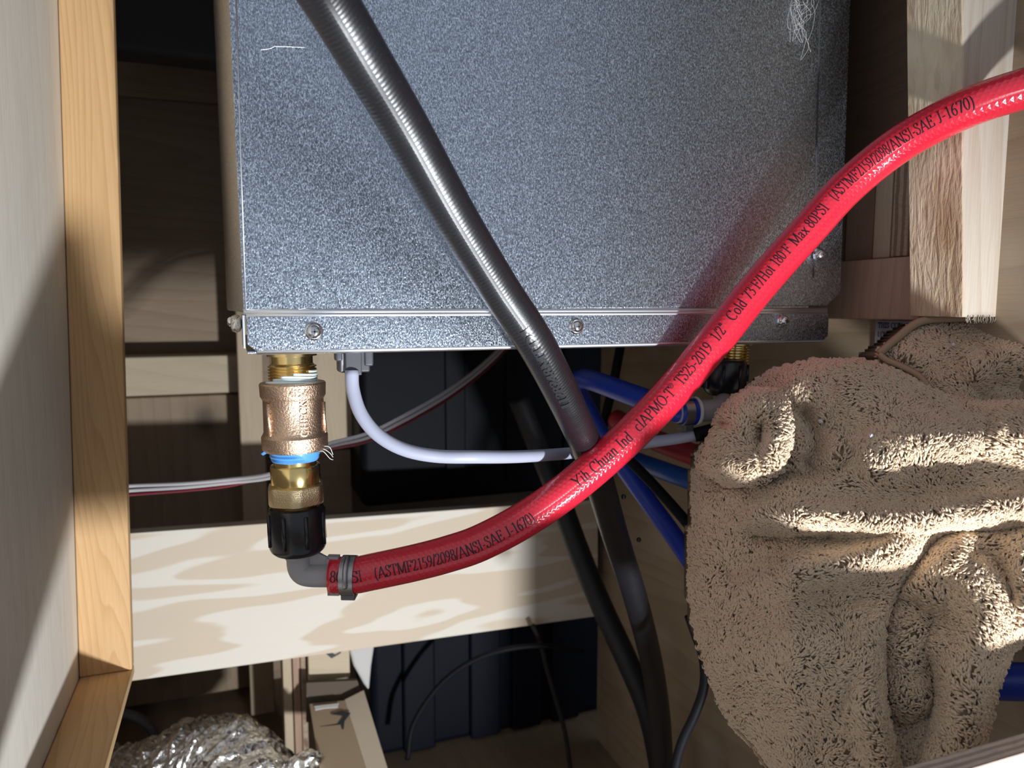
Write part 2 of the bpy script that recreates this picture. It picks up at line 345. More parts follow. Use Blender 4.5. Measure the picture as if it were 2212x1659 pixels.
box('back_board', q0[0], q1[0], 1.07, 1.085, onY(700, 970, 1.07)[2], .3, W_POSTV, bevel=.002); tag(bpy.data.objects['back_board'], 'pale upper board between the bronze valve and black tank', 'board')
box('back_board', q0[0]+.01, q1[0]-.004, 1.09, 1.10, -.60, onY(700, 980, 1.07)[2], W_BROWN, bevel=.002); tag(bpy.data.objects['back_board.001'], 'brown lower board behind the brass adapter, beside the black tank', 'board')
# dark grey panel at the top left
pp = [onY(200, -80, .98), onY(200, 104, .98), onY(300, 113, .98), onY(470, 133, .98), onY(640, 160, .98), onY(640, -80, .98)]
tag(prism('plastic_sheet', pp[::-1], (0, .05, 0), M_DARKG, bevel=.008), 'dark grey plastic sheet in the gap at top left', 'sheet')

# ------------------------------------------------------------------ tanks and things at the back
def rbox(name, x0, x1, y0, y1, z0, z1, mat, parent=None, r=.012): return box(name, x0, x1, y0, y1, z0, z1, mat, parent, bevel=r, seg=4)
tk = thing('black_tank', (.36, 1.02, -.29), 'black plastic tank behind the black hose, above the cross rail', 'tank')
tx0 = onY(779, 950, .99)[0]; tz0 = onY(800, 1098, .99)[2]
rbox('tank_body', tx0, .585, .99, 1.20, tz0, .30, M_TANK, tk)
for i, xx in enumerate((.27, .36, .45)): box('rib', xx, xx+.03, .986, .992, tz0+.02, .28, M_TANK, tk, bevel=.003)
tt = thing('black_tote', (.34, 1.0, -.615), 'black ribbed plastic tote on the floor under the cross rail', 'tote')
ux0 = onY(803, 1500, .95)[0]
rbox('tote_body', ux0, .585, .955, 1.20, -.614, onY(1000, 1330, .95)[2]+.02, M_TOTE, tt)
for i, pxx in enumerate((870, 1015, 1105, 1190)):
    a = onY(pxx, 1500, .95)[0]; box('rib', a, a+.045, .945, .957, -.61, -.40, M_TOTE, tt, bevel=.004)

# ------------------------------------------------------------------ water heater
YP = .43
ht = thing('water_heater', (.21, .50, -.03), 'galvanised steel water heater casing hanging at the centre', 'water heater')
hx0, hx1 = .0045, .4175
def hp(px, py): return onY(px, py, YP)
P = [hp(482, -60), hp(526, 676), hp(1787, 660), hp(1816, 631), hp(1831, -60)]
P[0] = np.array([.0010, YP, .47]); P[-1] = np.array([.4120, YP, .47])
front = prism('front_panel', P, (0, .0012, 0), M_GALV, ht, bevel=.0005)
ridge_z = P[1][2]
# rounded fold where front panel meets lip, drawn as two close beads
def bead(name, z, y, x0, x1, r, mat, par):
    return tubemesh(name, [(x0, y, z), ((x0+x1)/2, y, z), (x1, y, z)], r, mat, par, seg=12, step=.05)
bead('fold', ridge_z+.0006, YP+.0012, P[1][0], P[2][0], .0021, M_EDGE, ht)
lipz0 = hp(700, 757)[2]; lipz1 = ridge_z-.0012
lip = thing('bottom_pan', (0, 0, 0), None, None)
bpy.data.objects.remove(lip)
lx0 = hp(533, 720)[0]; lx1 = hp(1788, 700)[0]
lp = [(lx0, YP-.001, lipz1), (lx0, YP-.001, lipz0+.004), (lx0+.005, YP-.001, lipz0), (lx1-.004, YP-.001, lipz0), (lx1, YP-.001, lipz0+.003), (lx1, YP-.001, lipz1-.001), (lx1-.002, YP-.001, lipz1)]
prism('bottom_lip', lp, (0, .0016, 0), M_GALV, ht, bevel=.0006)
bead('fold', lipz1, YP, lx0, lx1-.002, .0015, M_EDGE, ht)
bead('fold', lipz0, YP+.0006, lx0+.005, lx1-.004, .0018, M_EDGE, ht)
box('bottom_pan', lx0, lx1-.02, YP+.001, .68, lipz0-.0012, lipz0+.0004, M_GALV, ht, bevel=.0004)
box('side_tab', lx0-.0020, lx0-.0008, YP-.001, YP+.05, lipz0+.002, lipz1, M_EDGE, ht, bevel=.0002)
# casing behind the front panel, left side shows as a thin strip
hs = [(.0035+.0030, YP+.0012, ridge_z), (.0035+.0010, YP+.0012, .48), (.0035+.0088, .70, .48), (.0035+.0105, .70, ridge_z),
      (.392, YP+.0012, ridge_z), (.392, YP+.0012, .48), (.392, .70, .48), (.392, .70, ridge_z)]
hs = [(x-.0012 if i < 4 else x, y, z) for i, (x, y, z) in enumerate(hs)]
hs[2] = (-.0075, .70, .48); hs[3] = (-.0055, .70, ridge_z)
mesh('casing', hs, BOXF, M_GALV2, ht, bevel=.0015)
box('side_flange', -.002, lx0-.0022, YP+.012, YP+.06, lipz0+.010, lipz1, M_GALV2, ht, bevel=.003)
prism('right_seam', [hp(1774, -60), hp(1771, -60), hp(1755, 600), hp(1758, 600)], (0, -.0004, 0), M_SLOT, ht)
def screw(p, nrm, r, par):
    s = lathe('screw', [(0, r*1.15), (r*.18, r*1.2), (r*.35, r*1.02), (r*.7, r*.93), (r*.95, r*.70), (r*1.1, r*.42)], p, nrm, M_SCREW, par, seg=24)
    n = unit(np.asarray(nrm, float)); e = unit(np.cross(n, [0, 0, 1.0001]) if abs(n[1]) > .5 else np.cross(n, [0, 1, 0])); f = np.cross(n, e)
    q = np.asarray(p)+n*r*1.06
    for a, b in ((e, f), (f, e)):
        V = [q+a*r*.42*s1+b*r*.10*s2+n*h for h in (0, r*.08) for s1, s2 in ((-1,-1),(1,-1),(1,1),(-1,1))]
        mesh('recess', V, [(3,2,1,0),(4,5,6,7),(0,1,5,4),(1,2,6,5),(2,3,7,6),(3,0,4,7)], M_SLOT, s)
for px, py, rr in ((678, 716, .0042), (1244, 705, .0042), (1690, 693, .0042), (1768, 550, .0043)):
    screw(onY(px, py, YP-.001), (0, -1, 0), rr, ht)
screw((-.0005, YP+.03, lipz0+.016), (-1, 0, .0), .003, ht)
# scratches
for pts in ([(552, 108), (580, 106), (592, 100), (668, 103)], [(622, 670), (650, 668), (676, 660)]):
    C = catmull([onY(a, b, YP-.0003) for a, b in pts], 6)
    tubemesh('scratch', C, .00012, M_EDGE, ht, seg=6, step=.003)

tubemesh('bend_highlight', np.array([onY(509, -50, YP-.0001), onY(519, 300, YP-.0001), onY(531, 668, YP-.0001)]), .00045, M_EDGE, ht, seg=6, step=.05)  # highlight along the bend drawn as a thin bright line
# ------------------------------------------------------------------ bronze valve stack (left outlet)
VX, VY = .0325, .475
zd = math.hypot(VX, VY)
def vz(py): return onY(638, py, VY)[2]
VZC = float(np.dot([VX, VY, -.08], FW)); mpp = VZC/F
def prof(L): z0 = vz(L[0][0]); return [(z0-vz(a), b*mpp) for a, b in L], z0
def vstack(name, L, mat, par, **k):
    p, z0 = prof(L); return lathe(name, p, (VX, VY, z0), (0.012, 0, -1), mat, par, **k)
vt = thing('outlet_nipple', (VX, VY, vz(828)), 'brass threaded nipple under the left end of the heater', 'pipe fitting')
vstack('collar', [(756, 52), (768, 52), (769, 43), (786, 43)], M_BRASS, vt)
th = [(784, 43), (787, 46)]
for i in range(6): y = 788+i*6.3; th += [(y, 46.5), (y+1.6, 50.5), (y+3.4, 50.5), (y+5.2, 46.5)]
th += [(828, 46)]
vstack('thread', th, M_BRASS, vt)
def seal(d, a): return 1+.02*np.sin(3*a+d*900)+.01*np.sin(7*a)
for y, r0, a0, a1 in ((799, 49.6, -1.3, .2), (806, 49.6, -2.0, .3), (812, 49.8, -2.5, .3), (818, 50, -2.9, .3), (824, 52, -3.4, 2.9)):
    e = [np.array([VX, VY, vz(y)])+r0*mpp*np.array([math.cos(t+.4), math.sin(t+.4), .04*math.sin(2*t)]) for t in np.linspace(a0, a1, 26)]
    tubemesh('sealant_smear', e, .0008 if y < 823 else .0011, M_SEAL, vt, seg=8, step=.0015)
va = thing('check_valve', (VX, VY, vz(972)), 'rough cast bronze check valve below the brass nipple', 'valve')
vstack('body', [(824, 60), (825, 67), (828, 69), (853, 68), (858, 65), (862, 63), (930, 64), (936, 67), (940, 69.5), (964, 69), (970, 66), (972, 58)], M_BRONZE, va, seg=64)
for ang, y0_, y1_ in ((PI+.62, 866, 934), (-.30, 868, 934), (1.4, 866, 934)):
    rr = 64.5*mpp; d = np.array([math.cos(ang), math.sin(ang), 0]); c = np.array([VX, VY, 0])+d*rr
    tubemesh('rib', [(c[0], c[1], vz(y0_)), (c[0], c[1], vz((y0_+y1_)/2)), (c[0]+.0006, c[1], vz(y1_))], .0012, M_BRONZE, va, seg=10, step=.01)
ad = thing('hose_adapter', (VX, VY, vz(1100)), 'turned brass adapter with blue taped thread below the bronze valve', 'pipe fitting')
def crumple(d, a): return 1+.022*np.sin(a*2+d*2600)+.012*np.sin(a*5-d*1800)
vstack('thread_tape', [(968, 52), (973, 53.5), (977, 51.5), (981, 53), (985, 50.5), (990, 51), (994, 46)], M_TAPE, ad, seg=64, rfun=crumple)
tp = [np.array([VX, VY-.004, 0])+np.array([-54*mpp, 0, vz(971)]), np.array([VX, VY-.004, 0])+np.array([-66*mpp, -.003, vz(975)]), np.array([VX-70*mpp, VY-.006, vz(972)]), np.array([VX-66*mpp, VY-.006, vz(969)]), np.array([VX-55*mpp, VY-.004, vz(967)])]
prism('tape_tail', tp, (.0, .0008, 0), M_TAPE, ad)
for k in range(3):
    t0 = np.array([VX+46*mpp, VY-.010, vz(968+2*k)]); e = [t0, t0+[.003, -.001, .002-.001*k], t0+[.007, 0, .001-.003*k], t0+[.009, .001, -.004-.001*k]]
    tubemesh('tape_thread', catmull(e, 6), .00022, M_SEAL, ad, seg=5, step=.0012)
vstack('neck', [(990, 45), (1003, 45), (1004, 44)], M_BRASS, ad)
vstack('ring', [(1002, 45), (1003, 51), (1006, 52.5), (1043, 52.5), (1046, 51)], M_BRASS, ad)
vstack('hex_nut', [(1044, 56), (1046, 60), (1050, 61.5), (1080, 61.5), (1084, 60), (1087, 55)], M_BRASSR, ad, seg=96, poly=6, twist=.45)
vstack('tail', [(1086, 43), (1091, 43), (1092, 45), (1104, 45)], M_BRASS, ad)
cp = thing('coupling_nut', (VX, VY, vz(1192)), 'glossy black plastic coupling nut under the brass adapter', 'coupling')
vstack('nut_body', [(1092, 46), (1091, 52), (1094, 57), (1102, 60), (1178, 60.5), (1186, 57), (1192, 50), (1193, 40)], M_BLKPL, cp, seg=64)
for k in range(8):
    ang = -PI/2+.25+k*PI/4; rr = 60.4*mpp; c = np.array([VX+math.cos(ang)*rr, VY+math.sin(ang)*rr, 0])
    tubemesh('grip_rib', [(c[0], c[1], vz(1104)), (c[0], c[1], vz(1135)), (c[0]+.0004, c[1], vz(1172))], .0013, M_BLKPL, cp, seg=10, step=.01)

# grey elbow
EX = VX+.0008
el = thing('grey_elbow', (EX, VY, vz(1268)), 'grey plastic elbow between the black coupling nut and red hose', 'elbow')
ezc = vz(1242); r_el = 26.5*mpp
A0 = np.array([EX-.0008, VY, vz(1188)]); A1 = np.array([EX+.0002, VY, ezc]); 
DV = float(np.dot([EX, VY, ezc], FW)); END = zc(718, 1242, DV); DIR = unit(END-np.array([EX, VY, ezc]))
cen = [A0, A0*.5+np.array([EX, VY, vz(1215)])*.5, np.array([EX, VY, vz(1225)]), np.array([EX, VY, vz(1238)])+DIR*.0022*[1,1,0], np.array([EX, VY, ezc-.0002])+DIR*.0075*[1,1,0], END-DIR*.002, END+DIR*.004]
tubemesh('elbow_tube', catmull(cen, 8), r_el, M_GREYPL, el, seg=32, step=.0012)
lathe('shoulder', [(0, 36*mpp), (.002, 36*mpp), (.003, 30*mpp), (.005, 27*mpp)], (EX-.0008, VY, vz(1189)), (0, 0, -1), M_GREYPL, el)
gd = np.array([DIR[0], DIR[1], 0]); gb = np.array([EX, VY-.002, 0])
g = [gb+gd*a+np.array([0, 0, vz(b)]) for a, b in ((.004, 1191), (.0105, 1191), (.0215, 1211), (.0215, 1232), (.004, 1232))]
prism('gusset', g, (.0008, .003, 0), M_GREYPL, el, bevel=.0004)
# end flange with two small hooks
fl0 = END-DIR*.0015
upv = np.array([0, 0, 1.0])
for sgn in (1, -1):
    c = fl0+upv*sgn*.0118; sd = np.array([-DIR[1], DIR[0], 0])
    V = [c+DIR*a+sd*b+upv*h for h in (-.0009, .0009) for a, b in ((-.0012, -.003), (.0062, -.003), (.0062, .003), (-.0012, .003))]
    mesh('clip_hook', V, [(3,2,1,0),(4,5,6,7),(0,1,5,4),(1,2,6,5),(2,3,7,6),(3,0,4,7)], M_GREYPL, el, bevel=.0003)
    V = [fl0+DIR*a+sd*b+upv*h for h in (sgn*.006, sgn*.0125) for a, b in ((-.0012, -.003), (.0004, -.003), (.0004, .003), (-.0012, .003))]
    mesh('clip_arm', V, [(3,2,1,0),(4,5,6,7),(0,1,5,4),(1,2,6,5),(2,3,7,6),(3,0,4,7)] if sgn > 0 else [(0,1,2,3),(7,6,5,4),(4,5,1,0),(5,6,2,1),(6,7,3,2),(7,4,0,3)], M_GREYPL, el)

# ------------------------------------------------------------------ stroke lettering
def arc(cx, cy, rx, ry, a0, a1, n=14):
    t = np.radians(np.linspace(a0, a1, n)); return [(cx+rx*math.cos(x), cy+ry*math.sin(x)) for x in t]
def sm(*p): return [tuple(q) for q in catmull(np.array(p, float), 5)]
def srf(x, y, h=.13): return [(x-h, y), (x+h, y)]
_6 = sm((.40,.97),(.20,.80),(.08,.45),(.10,.15),(.24,.01),(.38,.12),(.41,.33),(.30,.55),(.12,.48))
GL = {
 '(': (.36, [arc(.42,.4,.32,.72,125,235)]), ')': (.36, [arc(-.06,.4,.32,.72,55,-55)]),
 'A': (.74, [[(.06,.02),(.36,1)], [(.36,1),(.68,.02)], [(.36,1),(.66,.02)], [(.16,.34),(.56,.34)], srf(.06,.02), srf(.68,.02)]),
 'S': (.54, [sm((.43,.74),(.38,.92),(.25,.99),(.11,.9),(.1,.74),(.25,.57),(.42,.42),(.44,.2),(.28,.02),(.12,.07),(.06,.27)), [(.44,.72),(.44,.98)], [(.05,.28),(.05,.02)]]),
 'T': (.62, [[(.31,0),(.31,1)], [(.04,.97),(.58,.97)], [(.05,.97),(.03,.76)], [(.57,.97),(.59,.76)], srf(.31,.02)]),
 'M': (.92, [[(.14,0),(.14,1)], [(.14,1),(.45,.06)], [(.16,1),(.47,.06)], [(.46,.06),(.78,1)], [(.78,1),(.78,0)], srf(.14,.02), srf(.78,.02), srf(.09,.98,.08), srf(.84,.98,.08)]),
 'F': (.57, [[(.15,0),(.15,1)], [(.05,.97),(.51,.97)], [(.51,.98),(.53,.76)], [(.15,.52),(.4,.52)], [(.41,.62),(.41,.42)], srf(.15,.02)]),
 'E': (.60, [[(.15,0),(.15,1)], [(.05,.97),(.51,.97)], [(.51,.98),(.53,.78)], [(.15,.52),(.4,.52)], [(.41,.62),(.41,.42)], [(.05,.03),(.53,.03)], [(.53,.02),(.56,.24)]]),
 'N': (.74, [[(.14,0),(.14,1)], [(.12,1),(.62,.02)], [(.15,1),(.62,.06)], [(.62,0),(.62,1)], srf(.14,.02,.1), srf(.62,.98,.1), srf(.1,.98,.08)]),
 'I': (.34, [[(.17,0),(.17,1)], srf(.17,.02), srf(.17,.98)]), 'J': (.40, [sm((.24,1),(.24,.5),(.23,.18),(.14,.02),(.04,.08)), srf(.24,.98)]),
 '-': (.34, [[(.04,.34),(.30,.34)], [(.04,.37),(.30,.37)]]), '/': (.32, [[(.0,-.04),(.30,1.02)]]), ' ': (.34, []),
 '0': (.50, [arc(.25,.5,.19,.48,90,450,24)]), '1': (.50, [[(.27,0),(.27,1)], [(.27,.98),(.12,.86)], srf(.27,.02)]),
 '2': (.50, [sm((.07,.74),(.12,.92),(.24,.98),(.38,.88),(.38,.68),(.24,.38),(.05,.06)), [(.05,.04),(.43,.04)], [(.05,.08),(.42,.08)], [(.43,.04),(.47,.2)]]),
 '3': (.50, [sm((.08,.8),(.16,.95),(.28,.97),(.38,.85),(.34,.64),(.2,.54)), sm((.2,.54),(.38,.47),(.43,.28),(.34,.06),(.18,.0),(.06,.08))]),
 '4': (.50, [[(.34,0),(.34,1)], [(.34,1),(.04,.32)], [(.04,.32),(.48,.32)]]),
 '5': (.50, [[(.42,.96),(.15,.96)], sm((.15,.96),(.11,.58),(.28,.56),(.4,.42),(.4,.2),(.26,.03),(.06,.05))]),
 '6': (.50, [_6]), '9': (.50, [[(.49-a, 1-b) for a, b in _6]]), '7': (.50, [[(.06,.96),(.45,.96)], [(.06,.97),(.04,.8)], [(.45,.96),(.2,0)], [(.43,.96),(.18,0)]]),
 '8': (.50, [arc(.25,.75,.15,.22,90,450,20), arc(.25,.27,.18,.26,90,450,20)]),
 'Y': (.72, [[(.06,.98),(.36,.46)], [(.09,.98),(.38,.48)], [(.66,.98),(.36,.46)], [(.36,.5),(.36,0)], srf(.08,.98,.11), srf(.64,.98,.11), srf(.36,.02)]),
 'i': (.28, [[(.14,0),(.14,.64)], [(.14,.84),(.14,.96)], srf(.14,.02,.11), [(.04,.62),(.14,.64)]]),
 'h': (.50, [[(.12,0),(.12,1)], sm((.12,.48),(.24,.63),(.36,.56),(.38,.4),(.38,0)), srf(.12,.02,.1), srf(.38,.02,.1), [(.03,.98),(.12,.99)]]),
 'C': (.68, [arc(.36,.5,.3,.49,48,312,22), [(.56,.72),(.57,.98)]]), 'u': (.50, [sm((.12,.64),(.12,.2),(.2,.02),(.36,.14)), [(.38,.64),(.38,0)], [(.03,.62),(.12,.63)], [(.29,.62),(.38,.63)], [(.38,.02),(.47,.04)]]),
 'a': (.46, [sm((.08,.5),(.16,.63),(.3,.58),(.32,.4),(.32,.08),(.44,.04)), sm((.32,.38),(.14,.3),(.08,.14),(.18,.02),(.32,.14))]),
 'n': (.50, [[(.12,0),(.12,.62)], sm((.12,.48),(.24,.63),(.36,.56),(.38,.4),(.38,0)), srf(.12,.02,.1), srf(.38,.02,.1), [(.03,.61),(.12,.63)]]),
 'd': (.50, [[(.37,0),(.37,1)], arc(.23,.31,.16,.31,60,300,18), [(.28,.98),(.37,.99)], [(.37,.02),(.47,.04)]]), 'c': (.44, [arc(.25,.31,.18,.31,50,310,18)]),
 'P': (.58, [[(.15,0),(.15,1)], [(.05,.97),(.3,.97)]+arc(.3,.74,.2,.23,90,-90,12)+[(.15,.5)], srf(.15,.02)]), 'O': (.74, [arc(.37,.5,.31,.49,90,450,28)]),
 'R': (.66, [[(.15,0),(.15,1)], [(.05,.97),(.3,.97)]+arc(.3,.74,.19,.23,90,-90,12)+[(.15,.5)], [(.28,.5),(.6,.02)]]),
 '"': (.38, [[(.12,1),(.12,.7)], [(.27,1),(.27,.7)]]), 'o': (.48, [arc(.24,.31,.18,.31,90,450,22)]), 'l': (.28, [[(.14,0),(.14,1)], srf(.14,.02,.11), [(.05,.98),(.14,.99)]]),
 'H': (.74, [[(.16,0),(.16,1)], [(.58,0),(.58,1)], [(.16,.5),(.58,.5)]]+[srf(x, y, .11) for x in (.16,.58) for y in (.02,.98)]), 't': (.30, [sm((.14,.82),(.14,.3),(.16,.05),(.28,.06)), [(.02,.62),(.27,.62)]]),
 'x': (.48, [[(.06,.62),(.42,0)], [(.09,.62),(.44,0)], [(.42,.62),(.06,0)], srf(.07,.02,.07), srf(.42,.62,.07)]), 'º': (.28, [arc(.14,.83,.10,.15,90,450,14)]),
 '®': (.44, [arc(.22,.8,.20,.24,90,450,22), [(.15,.66),(.15,.94)], [(.15,.94),(.25,.93),(.28,.86),(.24,.80),(.15,.80)], [(.22,.8),(.3,.66)]]),
 'K': (.70, [[(.15,0),(.15,1)], [(.56,.98),(.15,.45)], [(.28,.6),(.62,.02)]]), 'D': (.70, [[(.15,0),(.15,1)], [(.05,.97),(.28,.97)]+arc(.28,.5,.32,.47,90,-90,16)+[(.05,.03)]]),
 'V': (.70, [[(.05,1),(.35,0)], [(.35,0),(.65,1)]]), 'L': (.58, [[(.15,0),(.15,1)], [(.05,.03),(.53,.03)]]), 'W': (.95, [[(.04,1),(.25,0)], [(.25,0),(.47,1)], [(.47,1),(.69,0)], [(.69,0),(.9,1)]]),
}
def strokes(text, thin=.055, thick=.13):
    """flat strips: list of (left points, right points) in cap-height units, plus the width of the line"""
    out = []; x = 0.0
    for ch in text:
        adv, ss = GL[ch]
        for s in ss:
            p = np.array(s, float); q = [p[0]]
            for a, b in zip(p[:-1], p[1:]):
                n = max(1, int(np.linalg.norm(b-a)/.16)); q += [a+(b-a)*t for t in np.linspace(0, 1, n+1)[1:]]
            q = np.array(q); d = np.gradient(q, axis=0); d = d/np.maximum(1e-6, np.linalg.norm(d, axis=1, keepdims=True))
            k = .4 if ch in 'º®' else 1.0
            wd = k*(thin+(thick-thin)*np.abs(d[:, 1])**1.5)/2; nn = np.c_[-d[:, 1], d[:, 0]]
            out.append((q+[x, 0]+nn*wd[:, None], q+[x, 0]-nn*wd[:, None]))
        x += adv
    return out, x
class Rail:
    def __init__(s, C, r, off=0.0):
        s.C, s.s = resample(np.asarray(C, float)[:, :3], .001); s.T, s.F, s.G = frames(s.C); s.r = r; s.off = off
        c = s.C@np.stack([RT, UP, FW], 1); s.px = np.c_[CXP+F*c[:, 0]/c[:, 2], CYP-F*c[:, 1]/c[:, 2]]
    def at_px(s, x, y): return s.s[np.argmin((s.px[:, 0]-x)**2+(s.px[:, 1]-y)**2)]
    def place(s, sv, phi, h):
        C = np.stack([np.interp(sv, s.s, s.C[:, k]) for k in range(3)], 1); Fv = np.stack([np.interp(sv, s.s, s.F[:, k]) for k in range(3)], 1); G = np.stack([np.interp(sv, s.s, s.G[:, k]) for k in range(3)], 1)
        return C+(s.r+h)*(Fv*np.cos(phi)[:, None]+G*np.sin(phi)[:, None])
def print_on(rail, chunks, cap, mat, parent, name, h=.00012, flip=1.0, thin=.055, thick=.13, lift=0.0, mid=.45, shift=lambda s: 0.0):
    V, Fc = [], []
    for text, s0, s1 in chunks:
        ss, wdt = strokes(text, thin, thick); k = (s1-s0)/wdt
        for Lp, Rp in ss:
            pts = np.vstack([Lp, Rp]); sv = s0+pts[:, 0]*k; ph = flip*((pts[:, 1]-mid)*cap+shift((s0+s1)/2))/rail.r
            W3 = rail.place(sv, ph, h); n = len(Lp); b = len(V); V += W3.tolist()
            for i in range(n-1): Fc.append((b+i, b+i+1, b+n+i+1, b+n+i))
    o = mesh(name, V, Fc, mat, parent)
    tag(o, kind='stuff')
    if lift: m = o.modifiers.new('lift', 'SOLIDIFY'); m.thickness = lift; m.offset = 0
    return o

# ------------------------------------------------------------------ red hose
RD = [END-DIR*.001, END+DIR*.006, END+DIR*.014]
RPX = [(800, 1236, DV+.001), (894, 1216, DV+.001), (970, 1196, DV+.001), (1041, 1171, DV+.001), (1140, 1118, DV+.002), (1241, 1046, DV+.003), (1350, 951, DV+.006), (1452, 846, DV+.010), (1548, 732, .482),
       (1614, 648, .484), (1680, 570, .484), (1750, 492, .482), (1819, 415, .478), (1895, 348, .470), (1970, 295, .457), (2086, 235, .437), (2212, 192, .422), (2360, 160, .410), (2520, 140, .396)]
RC = catmull(np.array(RD+[zc(*p) for p in RPX]), 12)
RR = .0116
rh = thing('red_hose', zc(1241, 1046, .417), 'glossy red reinforced hose sweeping from the grey elbow to upper right', 'hose')
tubemesh('hose_wall', RC, RR, M_RED, rh, seg=40, step=.0022)
rr = Rail(RC, RR)
def span(t, a, b): return (t, rr.at_px(*a), rr.at_px(*b))
chunks = [span('80PSI', (722, 1240), (786, 1238)), span('(ASTMF2159/2098/ANSI-SAE J-1670)', (816, 1233), (1152, 1112)), span('Yih Chuan Ind', (1240, 1047), (1358, 944)),
          span('cIAPMO-T®', (1369, 933), (1455, 842)), span('TS25-2019', (1463, 833), (1531, 752)), span('1/2"', (1540, 741), (1562, 714)), span('Cold', (1573, 700), (1602, 664)),
          span('73ºF/Hot', (1608, 656), (1662, 590)), span('180ºF', (1668, 584), (1700, 547)), span('Max', (1708, 538), (1737, 506)), span('80PSI', (1742, 500), (1782, 457)), span('(ASTMF2159/2098/ANSI-SAE J-1670)', (1795, 442), (2108, 226))]
def shf(s): return np.interp(s, [0, .05, .12, .2, .35, .5], [-.0014, -.0016, -.0020, 0.0002, .0016, .0022])
print_on(rr, chunks, .0072, M_INK, rh, 'printed_text', shift=shf, flip=1.0, thin=.05, thick=.115)
# pinch clamp on the left end
cl = thing('pinch_clamp', END+DIR*.010, 'grey steel pinch clamp round the left end of the red hose', 'clamp')
cA = END+DIR*.0065
band = [(0, RR+.0002), (0, RR+.0011), (.0086, RR+.0011), (.0086, RR+.0002)]
lathe('band', band, cA, DIR, M_CLAMP, cl, seg=48, cap=False)
sd = np.array([-DIR[1], DIR[0], 0]); 
bz = cA+DIR*.0043
V = []
for a in np.linspace(-.25, 1.35, 10):
    d = -sd*math.cos(a)+upv*math.sin(a)
    d = unit(-unit(np.cross(upv, DIR))*-math.cos(a)+upv*math.sin(a)) if False else unit(np.array([sd[0]*-1, sd[1]*-1, 0])*math.cos(a)+upv*math.sin(a))
    V.append(bz+d*(RR+.0019))
tubemesh('tongue', np.array(V), .0016, M_CLAMP, cl, seg=12, step=.001)
c = bz-upv*(RR+.0012); 
V = [c+DIR*a+sd*b+upv*h for h in (-.0016, .0016) for a, b in ((-.0045, -.006), (.0045, -.006), (.0045, .004), (-.0045, .004))]
mesh('buckle', V, [(3,2,1,0),(4,5,6,7),(0,1,5,4),(1,2,6,5),(2,3,7,6),(3,0,4,7)], M_CLAMPD, cl, bevel=.0006)

# ------------------------------------------------------------------ black hoses
BPX = [(640, -110, .2725, .0110), (712, 0, .292, .0110), (790, 130, .312, .0110), (880, 282, .338, .0110), (985, 470, .368, .0109), (1080, 625, .396, .0108), (1165, 755, .418, .0107), (1248, 920, .468, .0106),
       (1288, 1020, .520, .0106), (1330, 1160, .590, .0106), (1372, 1290, .640, .0105), (1405, 1420, .690, .0105), (1424, 1540, .720, .0105), (1432, 1660, .745, .0105), (1436, 1760, .77, .0105)]
BW = [list(zc(a, b, d))+[r] for a, b, d, r in BPX]; b0_ = np.array(BW[0]); bd_ = b0_-np.array(BW[1])
BW = [list(b0_+bd_*k+np.array([-.004*k*k*.3, -.001*k*k, .002*k, 0])) for k in (5, 3.4, 2.1, 1)]+BW
BC = catmull(np.array(BW), 10)
bh = thing('black_hose', zc(1165, 755, .418), 'thick black rubber hose running in front of the steel casing', 'hose')
tubemesh('hose_wall', BC, .011, M_HOSE, bh, seg=36, step=.003)
rb = Rail(BC, .0107)
a, b = rb.at_px(1225, 850), rb.at_px(1130, 690)
class Rev(Rail):
    pass
print_on(rb, [('1128248MTD1', a, b)], .0050, M_EMB, bh, 'raised_lettering', h=.0003, flip=-1.0, thin=.13, thick=.20, lift=.0007, shift=lambda s: .0012)
for (px, py) in ((1353, 1073), (1386, 1166)):
    p = zc(px-6, py, .553 if py < 1100 else .592)
    lathe('water_drop', [(-.002, .0003), (-.0016, .0013), (0, .0020), (.0015, .0014), (.002, .0003)], p, (.2, 0, 1), M_DROP, bh, seg=16)
B2 = [(1120, 860, .86, .0125), (1160, 960, .86, .0125), (1206, 1070, .85, .0125), (1250, 1190, .84, .0125), (1300, 1310, .82, .0122), (1356, 1430, .80, .012), (1400, 1540, .79, .0115), (1425, 1660, .79, .0112), (1440, 1780, .79, .011)]
tag(tubemesh('black_hose', catmull(np.array([list(zc(a, b, d))+[r] for a, b, d, r in B2]), 8), .012, M_HOSE2, None, seg=24, step=.006), 'thinner black hose behind the thick one, crossing the cross rail', 'hose')

# ------------------------------------------------------------------ white cable and connector
cn = thing('cable_connector', onY(762, 806, .452), 'dark grey snap connector under the heater lip, white cable below', 'connector')
k0 = onY(762, 806, .452); k1 = onY(762, 752, .452); q = .452*1.0/F
def cbox(name, ax0, ax1, y0, y1, py0, py1, mat, **k): box(name, onY(ax0, 780, .45)[0], onY(ax1, 780, .45)[0], y0, y1, onY(762, py1, .45)[2], onY(762, py0, .45)[2], mat, cn, **k)
cbox('housing', 730, 796, .444, .458, 752, 803, M_CONN, bevel=.0012)
cbox('latch', 741, 776, .440, .445, 752, 808, M_CONN, bevel=.0008)
cbox('latch_hook', 783, 803, .443, .452, 752, 790, M_CONN, bevel=.0012)
cbox('latch_hook', 722, 738, .443, .452, 752, 778, M_CONN, bevel=.0012)
cbox('pale_strip', 734, 741, .4435, .4445, 762, 800, M_GREYPL, bevel=.0003)
WPX = [(760, 800, .437), (762, 840, .437), (779, 893, .436), (815, 938, .436), (870, 970, .437), (940, 985, .440), (1030, 987, .446), (1130, 986, .474), (1240, 978, .516), (1330, 966, .528), (1400, 956, .528), (1470, 946, .524), (1506, 938, .521)]
